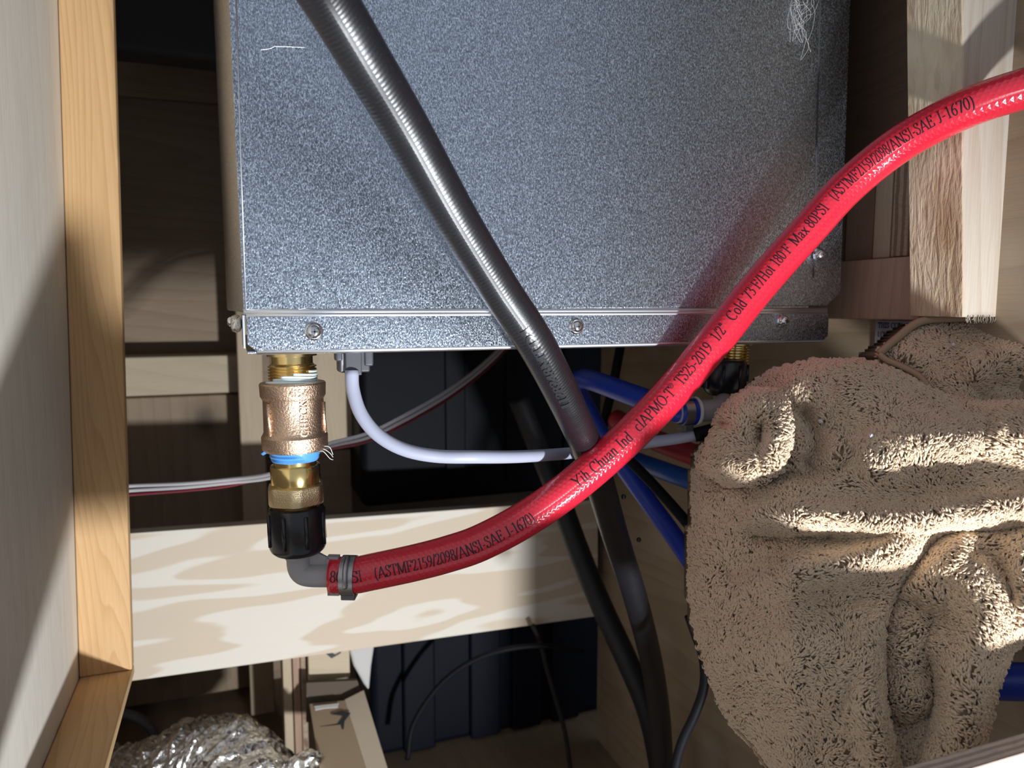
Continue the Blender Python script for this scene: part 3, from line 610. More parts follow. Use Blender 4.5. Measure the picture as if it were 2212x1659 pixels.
tag(tubemesh('white_cable', catmull(np.array([zc(*p) for p in WPX]), 8), .0040, M_WHITE, None, seg=20, step=.003), 'white round cable drooping from the grey connector behind both hoses', 'cable')
tag(tubemesh('cable_sleeve', np.array([zc(1500, 940, .521), zc(1520, 935, .520), zc(1546, 928, .519)]), .0050, M_CABLE, None, seg=20, step=.003), 'black sleeve on the white cable beside the towel', 'sleeve')

# ------------------------------------------------------------------ wires
def wire(name, L, r, mat, label, cat='wire', group=None):
    return tag(tubemesh(name, catmull(np.array([zc(*p) for p in L]), 8), r, mat, None, seg=10, step=.004), label, cat, group)
for dy, mat, lab, dz in ((-7, M_WIREW, 'upper white wire running behind the left stud and bronze valve', 0), (3, M_WIREW, 'lower white wire below its white twin, behind the bronze valve', .004), (12, M_WIREM, 'maroon wire under the two white wires behind the bronze valve', .016)):
    s = 1 if mat is M_WIREW else -.55
    L = [(230, 1062+dy, .72+dz), (290, 1056+dy, .72+dz), (400, 1050+dy*.8, .70+dz), (500, 1040+dy*.7, .68+dz), (585, 1029+dy*s*.8, .66+dz), (650, 1000+dy*s, .66+dz), (705, 965+dy*.6, .67+dz), (790, 944+dy*.9, .68+dz), (860, 912+dy, .69+dz), (960, 855+dy, .75+dz), (1040, 796+dy, .81+dz), (1095, 740+dy, .85+dz), (1130, 680+dy, .88+dz)]
    wire('white_wire' if mat is M_WIREW else 'maroon_wire', L, .0019 if mat is M_WIREW else .0015, mat, lab)

# ------------------------------------------------------------------ right outlet: nipple, coupling, elbow, blue hose
OY = .463
o0 = onY(1592, 745, OY)
rn = thing('outlet_nipple', o0-[0, 0, .012], 'brass threaded nipple under the right end of the heater', 'pipe fitting')
tp = [(0, .0085)]
for i in range(6): tp += [(.002+i*.0021, .0085), (.0026+i*.0021, .0098), (.0034+i*.0021, .0098), (.004+i*.0021, .0085)]
lathe('thread', tp+[(.017, .0085)], o0, (0, 0, -1), M_BRASS, rn); lathe('collar', [(-.008, .0115), (0, .0115), (.001, .0095)], o0, (0, 0, -1), M_BRASS, rn)
zt = onY(1580, 775, OY)[2]; zb = onY(1570, 852, OY)[2]; cx = onY(1566, 800, OY)[0]
rcp = thing('coupling_nut', (cx, OY, zb), 'black plastic coupling nut beside the towel, under the right outlet', 'coupling')
hh = zt-zb
lathe('nut_body', [(0, .010), (.0005, .0145), (.003, .0160), (hh-.006, .0163), (hh-.003, .0150), (hh, .012)], (cx, OY, zt), (0, 0, -1), M_BLKPL, rcp)
for k in range(8):
    ang = -PI/2+.1+k*PI/4; c = np.array([cx+math.cos(ang)*.0162, OY+math.sin(ang)*.0162, 0])
    tubemesh('grip_rib', [(c[0], c[1], zt-.004), (c[0], c[1], (zt+zb)/2), (c[0], c[1], zb+.005)], .0012, M_BLKPL, rcp, seg=10, step=.01)
e0 = np.array([cx, OY, zb]); e1 = zc(1562, 884, .530); e2 = zc(1500, 888, .523)
re_ = thing('grey_elbow', e1-[0, 0, .01], 'grey plastic elbow half hidden in the towel, feeding the blue hose', 'elbow')
tubemesh('elbow_tube', catmull(np.array([e0+[0, 0, .002], e0-[0, 0, .005], e0*.3+e1*.7, e1+(e2-e1)*.3, e2, e2+(e2-e1)*.6]), 8), .0077, M_GREYPL, re_, seg=28, step=.0015)
d2 = unit(e2-e1)
lathe('end_collar', [(-.001, .0085), (.0005, .0102), (.0022, .0102), (.0028, .0085)], e2-d2*.002, d2, M_LINT, re_)
BLU = [e2, e2+d2*.010, zc(1440, 878, .535), zc(1390, 862, .55), zc(1330, 840, .575), zc(1285, 824, .60), zc(1258, 818, .63), zc(1248, 835, .66), zc(1262, 870, .68), zc(1300, 940, .68), zc(1345, 1005, .67), zc(1395, 1075, .655), zc(1450, 1150, .64), zc(1510, 1235, .62), zc(1570, 1320, .61)]
bz_ = thing('blue_hose', zc(1330, 840, .575), 'bright blue hose hooking back from the right elbow behind the towel', 'hose')
tubemesh('hose_wall', catmull(np.array(BLU), 10), .0083, M_BLUE, bz_, seg=24, step=.003)
lathe('blue_rim', [(0, .0088), (.0006, .0098), (.003, .0098), (.0036, .0088)], e2+d2*.0005, d2, M_BLUE, bz_)
rc2 = thing('pinch_clamp', e2+d2*.007, 'steel pinch clamp on the blue hose next to the towel', 'clamp')
lathe('band', [(.0042, .0086), (.0042, .0098), (.0110, .0098), (.0110, .0086)], e2, d2, M_CLAMP, rc2, cap=False)
c = e2+d2*.0075-upv*.0105; V = [c+d2*a+np.array([0, 1, 0])*b+upv*h for h in (-.002, .002) for a, b in ((-.0035, -.006), (.0035, -.006), (.0035, .004), (-.0035, .004))]
mesh('buckle', V, [(3,2,1,0),(4,5,6,7),(0,1,5,4),(1,2,6,5),(2,3,7,6),(3,0,4,7)], M_CLAMPD, rc2, bevel=.0006)
c = e2+d2*.0075+upv*.0103; V = [c+d2*a+np.array([0, 1, 0])*b+upv*h for h in (-.001, .001) for a, b in ((-.0035, -.006), (.0035, -.006), (.0035, .004), (-.0035, .004))]
mesh('tongue', V, [(3,2,1,0),(4,5,6,7),(0,1,5,4),(1,2,6,5),(2,3,7,6),(3,0,4,7)], M_CLAMP, rc2, bevel=.0006)
def hose(name, L, r, mat, label, cat='pipe', seg=20): return tag(tubemesh(name, catmull(np.array([zc(*p) for p in L]), 8), r, mat, None, seg=seg, step=.004), label, cat)
hose('blue_pipe', [(1290, 955, .77), (1350, 985, .73), (1420, 1012, .68), (1500, 1040, .635), (1580, 1064, .60)], .0085, M_BLUE2, 'paler blue pipe entering the left side of the towel')
hose('red_pipe', [(1330, 905, .78), (1400, 943, .74), (1470, 972, .71), (1560, 1004, .68)], .0105, M_REDPEX, 'red pipe behind the white cable, left of the towel')
hose('blue_pipe', [(2080, 1468, .43), (2150, 1471, .425), (2230, 1473, .42), (2320, 1475, .41)], .0105, M_BLUE, 'dark blue pipe at the lower right edge behind the towel')
hose('black_cable', [(1350, 985, .60), (1400, 1035, .59), (1450, 1090, .575), (1500, 1148, .56), (1540, 1200, .55)], .0042, M_CABLE, 'black cable laid across the blue hoses left of the towel', 'cable', 12)
hose('black_cable', [(1352, 690, .80), (1338, 760, .80), (1325, 830, .80), (1310, 890, .80), (1296, 960, .80)], .0050, M_CABLE, 'black cable hanging below the heater, behind the blue hose', 'cable', 12)
hose('black_cable', [(1488, 1330, .565), (1502, 1370, .565), (1519, 1420, .565), (1521, 1480, .565), (1502, 1540, .565), (1474, 1600, .57), (1458, 1660, .575), (1450, 1740, .58)], .0036, M_CABLE, 'thin black cable curving down beside the lower left of the towel', 'cable', 12)
hose('black_cable', [(880, 1640, .93), (895, 1560, .93), (960, 1470, .93), (1050, 1415, .93), (1160, 1395, .93), (1260, 1408, .94)], .0035, M_CABLE, 'thin black cable arching in front of the black tote', 'cable', 10)
hose('hanging_cable', [(1150, 1350, .95), (1168, 1390, .95), (1180, 1440, .95), (1200, 1510, .95), (1220, 1580, .95), (1234, 1670, .95)], .0032, plain('dim_cord', (.028, .024, .022), .7, spec=.2), 'dim brownish cable hanging straight down in front of the black tote', 'cable', 10)

# ------------------------------------------------------------------ right side timber
post = thing('hanging_post', (.455, .36, -.007), 'rough spruce post hanging above the towel at upper right', 'post')
pb = onY(2080, 685, .34)[2]; xl = .4215
V = [(.431, .34, pb), (.414+.0, .34, .182), (.414, .379, .182), (.431, .379, pb), (.479, .34, pb), (.459, .34, .182), (.459, .379, .182), (.479, .379, pb)]
kx = (.431-.414)/(.182-pb); ext = .44
V = [(x-kx*(ext-.182) if z > 0.1 else x, y, ext if z > 0.1 else z) for x, y, z in V]
pV = np.array(V)
mesh('front_face', np.vstack([pV[[0,1,5,4]]+[0.0005, 0, 0], pV[[0,1,5,4]]+[.0005, .006, 0]]), [(0,1,2,3),(7,6,5,4),(0,4,5,1),(1,5,6,2),(2,6,7,3),(3,7,4,0)], W_POSTF, post, bevel=.0006)
mesh('sawn_side', np.vstack([pV[[0,1,2,3]], pV[[0,1,2,3]]+[.03, 0, 0]])+[0, .0003, 0], [(3,2,1,0),(4,5,6,7),(1,5,4,0),(2,6,5,1),(3,7,6,2),(0,4,7,3)], W_POSTR, post, bevel=.0006)
box('ply_strip', .4795, .4885, .338, .379, pb, ext, W_PLYE2, post, bevel=.0004)
box('ply_skin', .4795, .4815, .3365, .338, pb, ext, W_POSTF, post, bevel=.0003)
# splinters under the post
for k in range(26):
    x = .432+random.random()*.045; p = np.array([x, .3395+random.random()*.002, pb]); L = .0015+random.random()*.003
    tubemesh('splinter', np.array([p+[0, 0, .001], p+[random.uniform(-.001, .001), -.0004, -L*.5], p+[random.uniform(-.0025, .0025), -.0006, -L]]), .00028, W_POSTF, post, seg=5, step=.001)
def onR(px, py, X=.459): return onX(px, py, X)
a = onR(1800, 568, .452); b = onR(1962, 556, .452); zb_ = onR(1900, 690, .452)[2]
box('side_rail', .440, .4598, .380, .62, zb_, a[2], W_REDPLY, bevel=.0015); tag(bpy.data.objects['side_rail'], 'reddish plywood rail behind the heater corner, beneath the upright boards', 'rail')
for pa, pbx, lab, mt, xx in ((1826, 1886, 'reddish upright board between the heater and hanging post', W_REDPLY, .456), (1886, 1924, 'pale upright strip beside the layered plywood, behind the red hose', W_POSTV, .450), (1925, 1962, 'layered plywood edge upright just left of the hanging post', W_PLYE2, .446)):
    ya = onX(pa, 480, xx)[1]; yb = onX(pbx, 480, xx)[1]
    tag(box('upright_board', xx, .4598, yb, ya-.0006, a[2]+.0008, onX(1900, 352, xx)[2], mt, bevel=.001), lab, 'board')
box('dark_backing', .4570, .4598, .383, .60, onX(1900, 350, .457)[2]+.001, .46, wood('dark_plywood_shaded', (.15, .095, .065), (.10, .06, .04), 'y', 40, .4, .2, .1), bevel=.0005); tag(bpy.data.objects['dark_backing'], 'dark brown plywood panel with heater shade painted in, right of the heater above the reddish boards', 'panel')  # brown ply darkened further, the heater's shade is put into the colour
# warning sticker on the partition
sx = .4588
s0, s1, s2, s3 = onX(1892, 692, sx), onX(2010, 690, sx), onX(2010, 800, sx), onX(1880, 800, sx)
stk = thing('warning_sticker', (s0+s2)/2, 'grey warning sticker with lines of text on the partition, behind the towel', 'sticker')
ya, yb = s0[1], s1[1]; za, zb2 = s0[2], s2[2]
V = [(sx, ya, za), (sx, yb, za), (sx, yb, zb2), (sx, ya, zb2)]
prism('paper', V, (.0008, 0, 0), M_STICK, stk)
V, Fc = [], []
for li, tx in enumerate(('THIS CON', 'LOW VOL', 'OR DI', 'DO', 'CI')):
    ss, wdt = strokes(tx, .14, .18); cap = .0040; z0 = za-.0055-li*.0068
    for Lp, Rp in ss:
        pts = np.vstack([Lp, Rp]); n = len(Lp); bb = len(V)
        V += [(sx-.0003, ya-.0025-p[0]*cap*1.15, z0+p[1]*cap) for p in pts]
        for i in range(n-1): Fc.append((bb+i, bb+i+1, bb+n+i+1, bb+n+i))
tag(mesh('printed_text', V, Fc, M_STICKT, stk), kind='stuff')
# lettering on the bronze valve
class VRail(Rail):
    def __init__(s):
        pass
vr = Rail(np.array([(VX, VY, vz(y)) for y in np.linspace(990, 800, 60)]), 64*mpp)
t0 = .00035
fa = math.atan2(VY, VX)
print_on(vr, [('CHECK', vr.at_px(638, 935), vr.at_px(638, 862))], .0046, M_BRONZE, va, 'cast_lettering', h=t0, flip=1.0, thin=.14, thick=.17, lift=.0008, shift=lambda s: -.0062)
V, Fc = [], []
ss, wdt = strokes('415-64', .15, .18); cap = .0042
for Lp, Rp in ss:
    pts = np.vstack([Lp, Rp]); n = len(Lp); bb = len(V)
    for p in pts:
        ph = -PI/2-.15+p[0]*cap/(69*mpp)*1.05; V.append((VX+math.cos(ph)*(69*mpp+.0002), VY+math.sin(ph)*(69*mpp+.0002), vz(850)+p[1]*cap))
    for i in range(n-1): Fc.append((bb+i, bb+i+1, bb+n+i+1, bb+n+i))
o = tag(mesh('cast_number', V, Fc, M_BRONZE, va), kind='stuff'); mm = o.modifiers.new('lift', 'SOLIDIFY'); mm.thickness = .0007; mm.offset = 0

# ------------------------------------------------------------------ low left: duct, cardboard, blocks
du = thing('foil_duct', zc(450, 1690, .80), 'crumpled silver foil duct at the bottom left', 'duct')
DP = [(190, 1735, .87), (270, 1722, .87), (350, 1698, .87), (425, 1662, .86), (495, 1664, .84), (540, 1715, .80), (550, 1800, .77)]
def corr(s, a): return 1+.065*np.cos(2*PI*s/.017)+.10*np.array([noise.noise((s*60, math.cos(x)*2.2, math.sin(x)*2.2)) for x in a])+.07*np.array([noise.noise((s*190, math.cos(x)*6, math.sin(x)*6)) for x in a])
tubemesh('foil_skin', catmull(np.array([zc(*p) for p in DP]), 8), .0535, M_FOIL, du, seg=46, step=.0042, rfun=corr)
bpy.data.objects['foil_skin'].data.polygons.foreach_set('use_smooth', [False]*len(bpy.data.objects['foil_skin'].data.polygons))
tubemesh('end_ring', catmull(np.array([zc(487, 1664, .84)+.055*np.array([math.cos(t)*.35, math.cos(t)*.35, math.sin(t)])+np.array([.017, -.008, .001]) for t in np.linspace(0, 2*PI, 40)]), 2), .0012, M_FOIL, du, seg=8, step=.003)
box_c = thing('cardboard_box', zc(760, 1659, .86), 'brown cardboard box with torn tape on the floor, below the cross rail', 'box')
Zt = onY(690, 1500, .90)[2]
def q3(px, py, Y): return onY(px, py, Y)
t = [q3(672, 1520, .86), q3(742, 1524, .86), q3(770, 1660, .78), q3(700, 1680, .78)]
prism('top_flap', [q3(668, 1520, .87), q3(748, 1512, .87), q3(810, 1720, .74), q3(700, 1720, .74)], (0, .004, -.003), M_CARD, box_c, bevel=.0008)
prism('side_flap', [q3(744, 1511, .871), q3(786, 1490, .871), q3(856, 1720, .741), q3(806, 1720, .741)], (0, .004, -.003), M_CARDP, box_c, bevel=.0008)
for i in range(16):
    f = i/16; p = q3(788+f*66, 1496+f*210, .872-f*.125); q_ = unit(np.array([0.3, -.4, -.6]))
    p = p-np.array([.004, 0, 0]); tubemesh('flute', np.array([p, p+[.001, 0, -.0005], p+[.002, 0, -.001]]), .0013, M_CARD, box_c, seg=8, step=.003)
prism('end_wall', [q3(662, 1475, .885), q3(772, 1470, .885), q3(800, 1560, .885), q3(662, 1560, .885)], (0, .006, 0), plain('dark_cardboard', (.10, .075, .055), .9), box_c)
fp = [q3(668, 1520, .87), q3(748, 1512, .87), q3(810, 1720, .74)]; fn = unit(np.cross(fp[1]-fp[0], fp[2]-fp[0])); fn = fn if np.dot(fn, fp[0]) < 0 else -fn
def onflap(px, py): r = ray(px, py); return r*(np.dot(fp[0], fn)/np.dot(r, fn))+fn*.0022
prism('black_mark', [onflap(a, b) for a, b in ((690, 1572), (706, 1584), (742, 1578), (744, 1560), (757, 1543), (738, 1538), (714, 1545), (742, 1549), (728, 1566))], -fn*.0006, M_STAMP, box_c)
prism('torn_tape', [onflap(*p) for p in ((678, 1528), (732, 1522), (729, 1531), (700, 1533), (681, 1537))], -fn*.0006, M_LINT, box_c)
tag(box('wood_block', q3(666, 1440, .905)[0], q3(756, 1440, .905)[0], .905, .95, q3(700, 1472, .905)[2], q3(700, 1395, .905)[2], W_BATTEN, bevel=.0015), 'pale wood block with a black stamp, tucked under the cross rail', 'block')
wb = bpy.data.objects['wood_block']
st_ = [q3(704, 1412, .9045), q3(716, 1422, .9045), q3(734, 1412, .9045), q3(740, 1405, .9045), q3(724, 1414, .9045), q3(714, 1408, .9045)]
prism('stamp', st_, (0, -.0004, 0), M_STAMP, wb)
tag(prism('fleece_scrap', [q3(752, 1395, .90), q3(812, 1380, .90), q3(803, 1440, .90), q3(798, 1495, .90), q3(786, 1480, .90), q3(764, 1440, .90)][::-1], (0, .02, 0), M_FELT, bevel=.004), 'scrap of white fleece hanging beside the wood block', 'fabric')
for a, b, mt, lab in ((612, 632, W_POSTV, 'narrow pale upright strip at the bottom, right of the foil duct'), (634, 650, W_REDPLY, 'narrow reddish upright strip at the bottom, left of the cardboard box'), (651, 664, W_PLYE2, 'thin dark upright strip touching the wood block')):
    tag(box('upright_strip', q3(a, 1500, .92)[0], q3(b, 1500, .92)[0], .92, .97, -.614, q3(640, 1380, .92)[2], mt, bevel=.0015), lab, 'strip')
# scrap of foil by the box
tag(tubemesh('foil_scrap', catmull(np.array([zc(628, 1662, .80), zc(650, 1645, .80), zc(672, 1640, .80), zc(690, 1652, .80)]), 6), .009, M_FOIL, None, seg=16, step=.002, rfun=lambda s, a: 1+.4*np.array([noise.noise((s*150, math.cos(x)*2, math.sin(x)*2)) for x in a])), 'small crumpled foil scrap between the duct and cardboard box', 'foil')
hose('grey_tube', [(262, 1540, .95), (300, 1552, .95), (330, 1580, .95), (345, 1630, .95)], .006, plain('dim_grey_tube', (.10, .105, .12), .6), 'dim grey tube curving behind the foil duct', 'tube', 12)

# ------------------------------------------------------------------ towel
def towel_base(px, py):
    ry = FW[1]+RT[1]*(px-CXP)/F-UP[1]*(py-CYP)/F
    return (.376-.00014*(px-1500)+.00020*np.maximum(0, 1720-px)-.00008*(py-950)+.00012*np.maximum(0, 950-py))/ry
def inside(poly, X, Y):
    poly = np.asarray(poly, float); r = np.zeros(X.shape, bool); j = len(poly)-1
    for i in range(len(poly)):
        xi, yi = poly[i]; xj, yj = poly[j]
        cnd = ((yi > Y) != (yj > Y)) & (X < (xj-xi)*(Y-yi)/(yj-yi+1e-9)+xi); r ^= cnd; j = i
    return r
def segdist(poly, X, Y, closed=True):
    poly = np.asarray(poly, float); D = np.full(X.shape, 1e9); Tt = np.zeros(X.shape); n = len(poly)
    for i in range(n if closed else n-1):
        a, b = poly[i], poly[(i+1) % n]; v = b-a; L2 = v@v+1e-9
        t = np.clip(((X-a[0])*v[0]+(Y-a[1])*v[1])/L2, 0, 1); d = np.hypot(X-a[0]-t*v[0], Y-a[1]-t*v[1])
        m = d < D; D = np.where(m, d, D); Tt = np.where(m, (i+t)/(n-1), Tt)
    return D, Tt
CV, CF, NF = [], [], 0
LAYV = []
def closed_smooth(poly, n=5):
    P = np.asarray(poly, float); Q = np.vstack([P[-2:], P, P[:2]]); C = catmull(Q, n); return C[2*n:-(n+1)]
def layer(outline, off, ridges, R=55, drop=.020, step=7, back=.02, noise_amp=.002, seed=0.0):
    poly = closed_smooth(outline, 5)
    x0, y0 = poly.min(0)-step; x1, y1 = poly.max(0)+step
    gx = np.arange(x0, x1, step); gy = np.arange(y0, y1, step); X, Y = np.meshgrid(gx, gy)
    ins = inside(poly, X, Y); D, _ = segdist(poly, X, Y)
    e = np.clip(D/R, 0, 1); Z = towel_base(X, Y)+off+drop*(1-np.sqrt(np.clip(1-(1-e)**2, 0, 1)))
    for pts, wd, h in ridges:
        d, tt = segdist(catmull(np.array(pts, float), 5), X, Y, False)
        Z -= h*np.exp(-(d/wd)**2)*np.clip(np.minimum(tt, 1-tt)*5+.35, 0, 1)
    if noise_amp:
        N = np.array([noise.noise((a/75., b/75., seed))+.5*noise.noise((a/32., b/32., seed+5)) for a, b in zip(X.ravel(), Y.ravel())]).reshape(X.shape); Z -= noise_amp*N*np.clip(e*1.5, .2, 1)
    # keep vertices of cells that touch the inside
    cell = ins[:-1, :-1] & ins[1:, :-1] & ins[:-1, 1:] & ins[1:, 1:]
    W3 = (FW[None, None]+RT[None, None]*((X-CXP)/F)[..., None]-UP[None, None]*((Y-CYP)/F)[..., None])*Z[..., None]
    idx = -np.ones(X.shape, int); base = len(CV); faces = []
    def vid(i, j):
        if idx[i, j] < 0: idx[i, j] = len(CV); CV.append(W3[i, j])
        return idx[i, j]
    fr = []
    for i, j in zip(*np.nonzero(cell)):
        f = (vid(i, j), vid(i+1, j), vid(i+1, j+1), vid(i, j+1)); CF.append(f); fr.append(f)
    # edge wall and back sheet so the cloth has body
    from collections import Counter
    ec = Counter()
    for f in fr:
        for k in range(4): ec[(f[k], f[(k+1) % 4])] += 1
    bmap = {}
    def bid(v):
        if v not in bmap: bmap[v] = len(CV); CV.append(CV[v]+FW*back)
        return bmap[v]
    for (a, b) in list(ec):
        if (b, a) not in ec: CF.append((b, a, bid(a), bid(b)))
    for f in fr: CF.append(tuple(bid(v) for v in f[::-1]))
    return fr
FR = []
FR += layer([(1893,768),(1930,735),(1985,694),(2060,684),(2160,682),(2370,682),(2370,905),(2120,905),(2020,885),(1990,835),(1945,795)], .022,
      [([(2370,742),(2170,768),(2080,812)], 34, .016), ([(2240,850),(2160,850),(2110,880)], 36, -.012), ([(1930,760),(1990,770),(2060,760)], 40, .006)], 30, .012, back=.03, seed=1)
FR += layer([(1572,915),(1512,968),(1498,1040),(1498,1100),(1486,1200),(1492,1300),(1506,1385),(1536,1470),(1575,1555),(1622,1606),(1665,1668),(1700,1740),(1955,1740),(1938,1640),(1920,1560),(1908,1480),(1910,1380),(1935,1290),(2000,1205),(2100,1160),(2370,1150),(2370,890),(2150,872),(2060,858),(1990,826),(1900,788),(1800,775),(1700,792),(1645,815),(1604,850)], 0.0,
      [([(1500,1085),(1600,1075),(1700,1062),(1800,1040)], 30, .006), ([(1600,1130),(1660,1112),(1780,1116),(1920,1122),(2060,1108),(2240,1085)], 30, .021), ([(1610,1150),(1700,1158),(1820,1160)], 20, -.012),
       ([(1680,1245),(1780,1230),(1890,1200),(1980,1160)], 32, .016), ([(1560,1240),(1640,1210),(1720,1195)], 40, -.007), ([(1720,1300),(1850,1290),(1900,1310)], 40, -.008),
       ([(1720,870),(1760,960),(1730,1020)], 32, -.022), ([(1660,1020),(1760,1030),(1850,1000)], 20, -.010), ([(1800,820),(1880,850),(1960,910),(2060,950)], 60, .010), ([(1850,1000),(1960,970),(2100,960)], 60, .012),
       ([(1780,900),(1830,930),(1880,960)], 40, -.010), ([(1600,1450),(1720,1420),(1850,1480)], 90, .010), ([(1900,1340),(1880,1450),(1890,1560),(1920,1680)], 30, .010), ([(2150,900),(2240,930)], 60, .010), ([(1990,880),(2080,890),(2150,880)], 25, -.006)], 60, .024, back=.02, noise_amp=.0022, seed=2)
FR += layer([(1518,978),(1540,930),(1556,886),(1594,852),(1650,838),(1695,862),(1709,920),(1700,985),(1668,1034),(1600,1054),(1540,1036),(1508,1005)], -.028,
      [([(1555,915),(1580,920)], 13, -.016), ([(1638,915),(1645,930),(1640,968)], 16, -.022), ([(1600,865),(1660,870)], 30, .006), ([(1560,985),(1640,1005)], 30, .006)], 45, .026, back=.01, noise_amp=.002, seed=3)
FR += layer([(1990,1215),(2045,1235),(2045,1330),(2030,1400),(2040,1490),(2000,1548),(1930,1556),(1905,1480),(1903,1370),(1938,1285)], .016, [([(1980,1330),(1960,1430),(1970,1540)], 40, .010)], 30, .014, back=.01, seed=4)
FR += layer([(1890,1520),(1990,1500),(2080,1490),(2120,1560),(2105,1660),(2080,1770),(1890,1770)], .020, [([(2040,1560),(2000,1640),(1960,1740)], 40, .008)], 40, .02, back=.005, seed=5)
FR += layer([(1988,1195),(2045,1142),(2130,1128),(2370,1132),(2370,1345),(2205,1392),(2165,1460),(2140,1550),(2112,1650),(2085,1740),(1975,1740),(1985,1640),(2010,1575),(2026,1510),(2018,1445),(1996,1400),(2006,1345),(1980,1300),(1945,1290)], .002,
      [([(2020,1170),(2090,1215),(2130,1300),(2120,1400),(2090,1500),(2070,1640)], 55, .012), ([(2080,1180),(2170,1240),(2200,1320)], 22, -.008), ([(2230,1160),(2215,1250),(2225,1330)], 40, .012), ([(2010,1330),(2060,1330)], 30, -.008)], 50, .022, back=.002, noise_amp=.0018, seed=6)
CVa = np.array(CV)
tw = thing('towel', zc(1850, 1660, .42), 'tan terry towel bundled round the right pipe fitting', 'towel')
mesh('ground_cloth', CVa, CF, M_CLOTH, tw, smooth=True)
# loops: one short bent tuft after another
fr = np.array(FR); A, B, C4, D4 = (CVa[fr[:, k]] for k in range(4))
nrm = np.cross(B-A, D4-A); area = np.linalg.norm(nrm, axis=1); nrm = unit(nrm)
vn = np.zeros_like(CVa)
for k in range(4): np.add.at(vn, fr[:, k], nrm)
vn = vn/np.maximum(1e-9, np.linalg.norm(vn, axis=1, keepdims=True))
NT = 82000
pick = RNG.choice(len(fr), NT, p=area/area.sum()); u, v = RNG.random(NT)[:, None], RNG.random(NT)[:, None]
pos = A[pick]*(1-u)*(1-v)+B[pick]*u*(1-v)+C4[pick]*u*v+D4[pick]*(1-u)*v
nn = unit(vn[fr[pick, 0]]*(1-u)*(1-v)+vn[fr[pick, 1]]*u*(1-v)+vn[fr[pick, 2]]*u*v+vn[fr[pick, 3]]*(1-u)*v)
t1 = unit(np.cross(nn, np.array([0.3, .2, 1.0]))); t2 = np.cross(nn, t1)
th = np.array([noise.noise((p[0]*34, p[1]*34, p[2]*34)) for p in pos])*3.2+RNG.normal(0, .55, NT)-1.2
cd = t1*np.cos(th)[:, None]+t2*np.sin(th)[:, None]; sdv = np.cross(cd, nn)
ln = (.0031+.0014*RNG.random(NT))[:, None]; wd = (.00048+.00020*RNG.random(NT))
rings = [pos-nn*.0005, pos+nn*ln*.42+cd*ln*.18, pos+nn*ln*.58+cd*ln*.55, pos+nn*ln*.46+cd*ln*.92]
axis = [nn, unit(nn+cd*.6), unit(cd+nn*.1), unit(cd-nn*.5)]; rad = [.9, 1.15, 1.15, .65]
ang = np.array([0, 2*PI/3, 4*PI/3]); VV = np.zeros((NT, 12, 3))
for k in range(4):
    e1 = sdv; e2 = np.cross(axis[k], e1)
    for j in range(3): VV[:, k*3+j] = rings[k]+(wd*rad[k])[:, None]*(e1*math.cos(ang[j])+e2*math.sin(ang[j]))
tri = []
for k in range(3):
    for j in range(3): tri.append((k*3+j, k*3+(j+1) % 3, (k+1)*3+(j+1) % 3, (k+1)*3+j))
tq = np.array(tri); nq = len(tq)
me = bpy.data.meshes.new('terry_pile'); cen3 = np.array([float(x) for x in tw.location])
verts = (VV.reshape(-1, 3)-cen3)
me.vertices.add(len(verts)); me.vertices.foreach_set('co', verts.ravel())
lp_ = (tq[None]+12*np.arange(NT)[:, None, None]).reshape(NT, -1); caps = np.array([9, 10, 11])[None]+12*np.arange(NT)[:, None]
loops = np.concatenate([lp_.ravel(), caps.ravel()]); npoly = NT*nq+NT
me.loops.add(len(loops)); me.loops.foreach_set('vertex_index', loops)
starts = np.concatenate([np.arange(NT*nq)*4, NT*nq*4+np.arange(NT)*3]); me.polygons.add(npoly); me.polygons.foreach_set('loop_start', starts)
me.polygons.foreach_set('use_smooth', np.ones(npoly, bool)); me.update(calc_edges=True); me.validate()
me.materials.append(M_TERRY); pile = bpy.data.objects.new('terry_pile', me); COL.objects.link(pile); pile.parent = tw; tag(pile, kind='stuff')
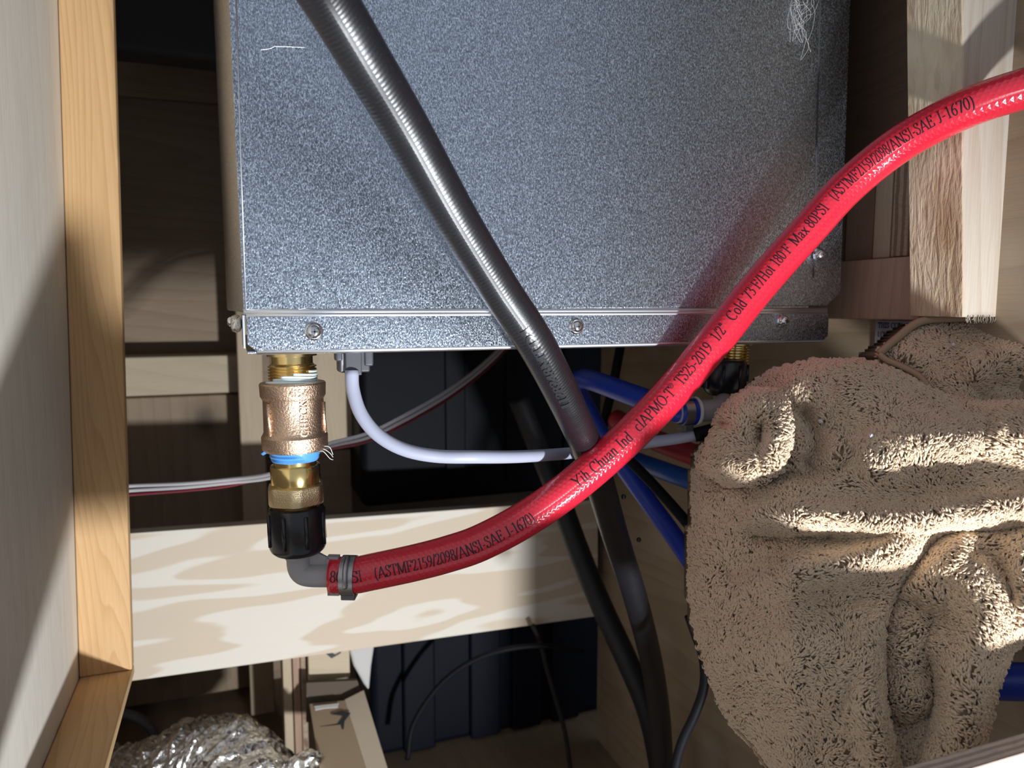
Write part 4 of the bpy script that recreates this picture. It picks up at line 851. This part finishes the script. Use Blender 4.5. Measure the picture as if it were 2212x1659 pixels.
# hem along the upper right corner
def hemband(L, wpx, off):
    Pp = catmull(np.array(L, float), 8); V, Fc = [], []; n = len(Pp)
    d = np.gradient(Pp, axis=0); d = unit(d); nr = np.c_[-d[:, 1], d[:, 0]]
    prof_ = [(-1, .004), (-.8, -.001), (0, -.003), (.8, -.001), (1, .004)]
    for i in range(n):
        for t_, dz in prof_:
            q = Pp[i]+nr[i]*wpx*t_/2; V.append(zc(q[0], q[1], towel_base(Pp[i][0], Pp[i][1])+off+dz))
    m_ = len(prof_)
    for i in range(n-1):
        for j in range(m_-1): Fc.append((i*m_+j, i*m_+j+1, (i+1)*m_+j+1, (i+1)*m_+j))
    o = mesh('hem', V, Fc, M_HEM, tw, smooth=True); s = o.modifiers.new('thick', 'SOLIDIFY'); s.thickness = .0016
hemband([(1900,764),(1935,733),(1988,695),(2060,688),(2160,687),(2370,687)], 19, .014)
hemband([(1898,764),(1915,778),(1950,793),(1985,812),(2002,832)], 15, .009)
hemband([(1588,1572),(1618,1602),(1645,1640),(1672,1684),(1700,1730)], 9, .010)
# lint specks on the towel
LS = [(1772, 910, 5, 'white lint crumb on the shaded hollow of the towel, left one'), (1882, 941, 5, 'white lint crumb on the towel middle, lower right of its twin'), (2059, 744, 4, 'pale lint crumb on the upper right towel corner')]
def hit(px, py):
    r = ray(px, py); r = r/np.linalg.norm(r); d = VV[:, 7]@r; perp = np.linalg.norm(VV[:, 7]-d[:, None]*r, axis=1)
    m_ = perp < .0028; return r*(d[m_].min() if m_.any() else .45)
for px, py, s, lab in LS:
    p = hit(px, py); r_ = s*.42/F
    tag(lathe('lint_crumb', [(-r_, r_*.3), (-r_*.5, r_*.9), (0, r_*1.1), (r_*.6, r_*.8), (r_, r_*.2)], p, (.3, -.2, 1), M_LINT, None, seg=10, rfun=lambda d, a: 1+.2*np.sin(3*a)), lab, 'lint')
# hairs caught on the casing
hr = thing('pet_hair', onY(1745, 40, YP-.001), 'wispy tuft of pale pet hair stuck to the casing top right', 'hair')
for k in range(16):
    x0_, y0_ = random.uniform(1722, 1760), random.uniform(-40, 15); pts = []
    for i in range(5): pts.append(onY(x0_+random.uniform(-16, 16)-i*3, y0_+i*random.uniform(16, 32), YP-.0012-.002*random.random()))
    tubemesh('strand', catmull(np.array(pts), 5), .00008, M_LINT, hr, seg=4, step=.003)
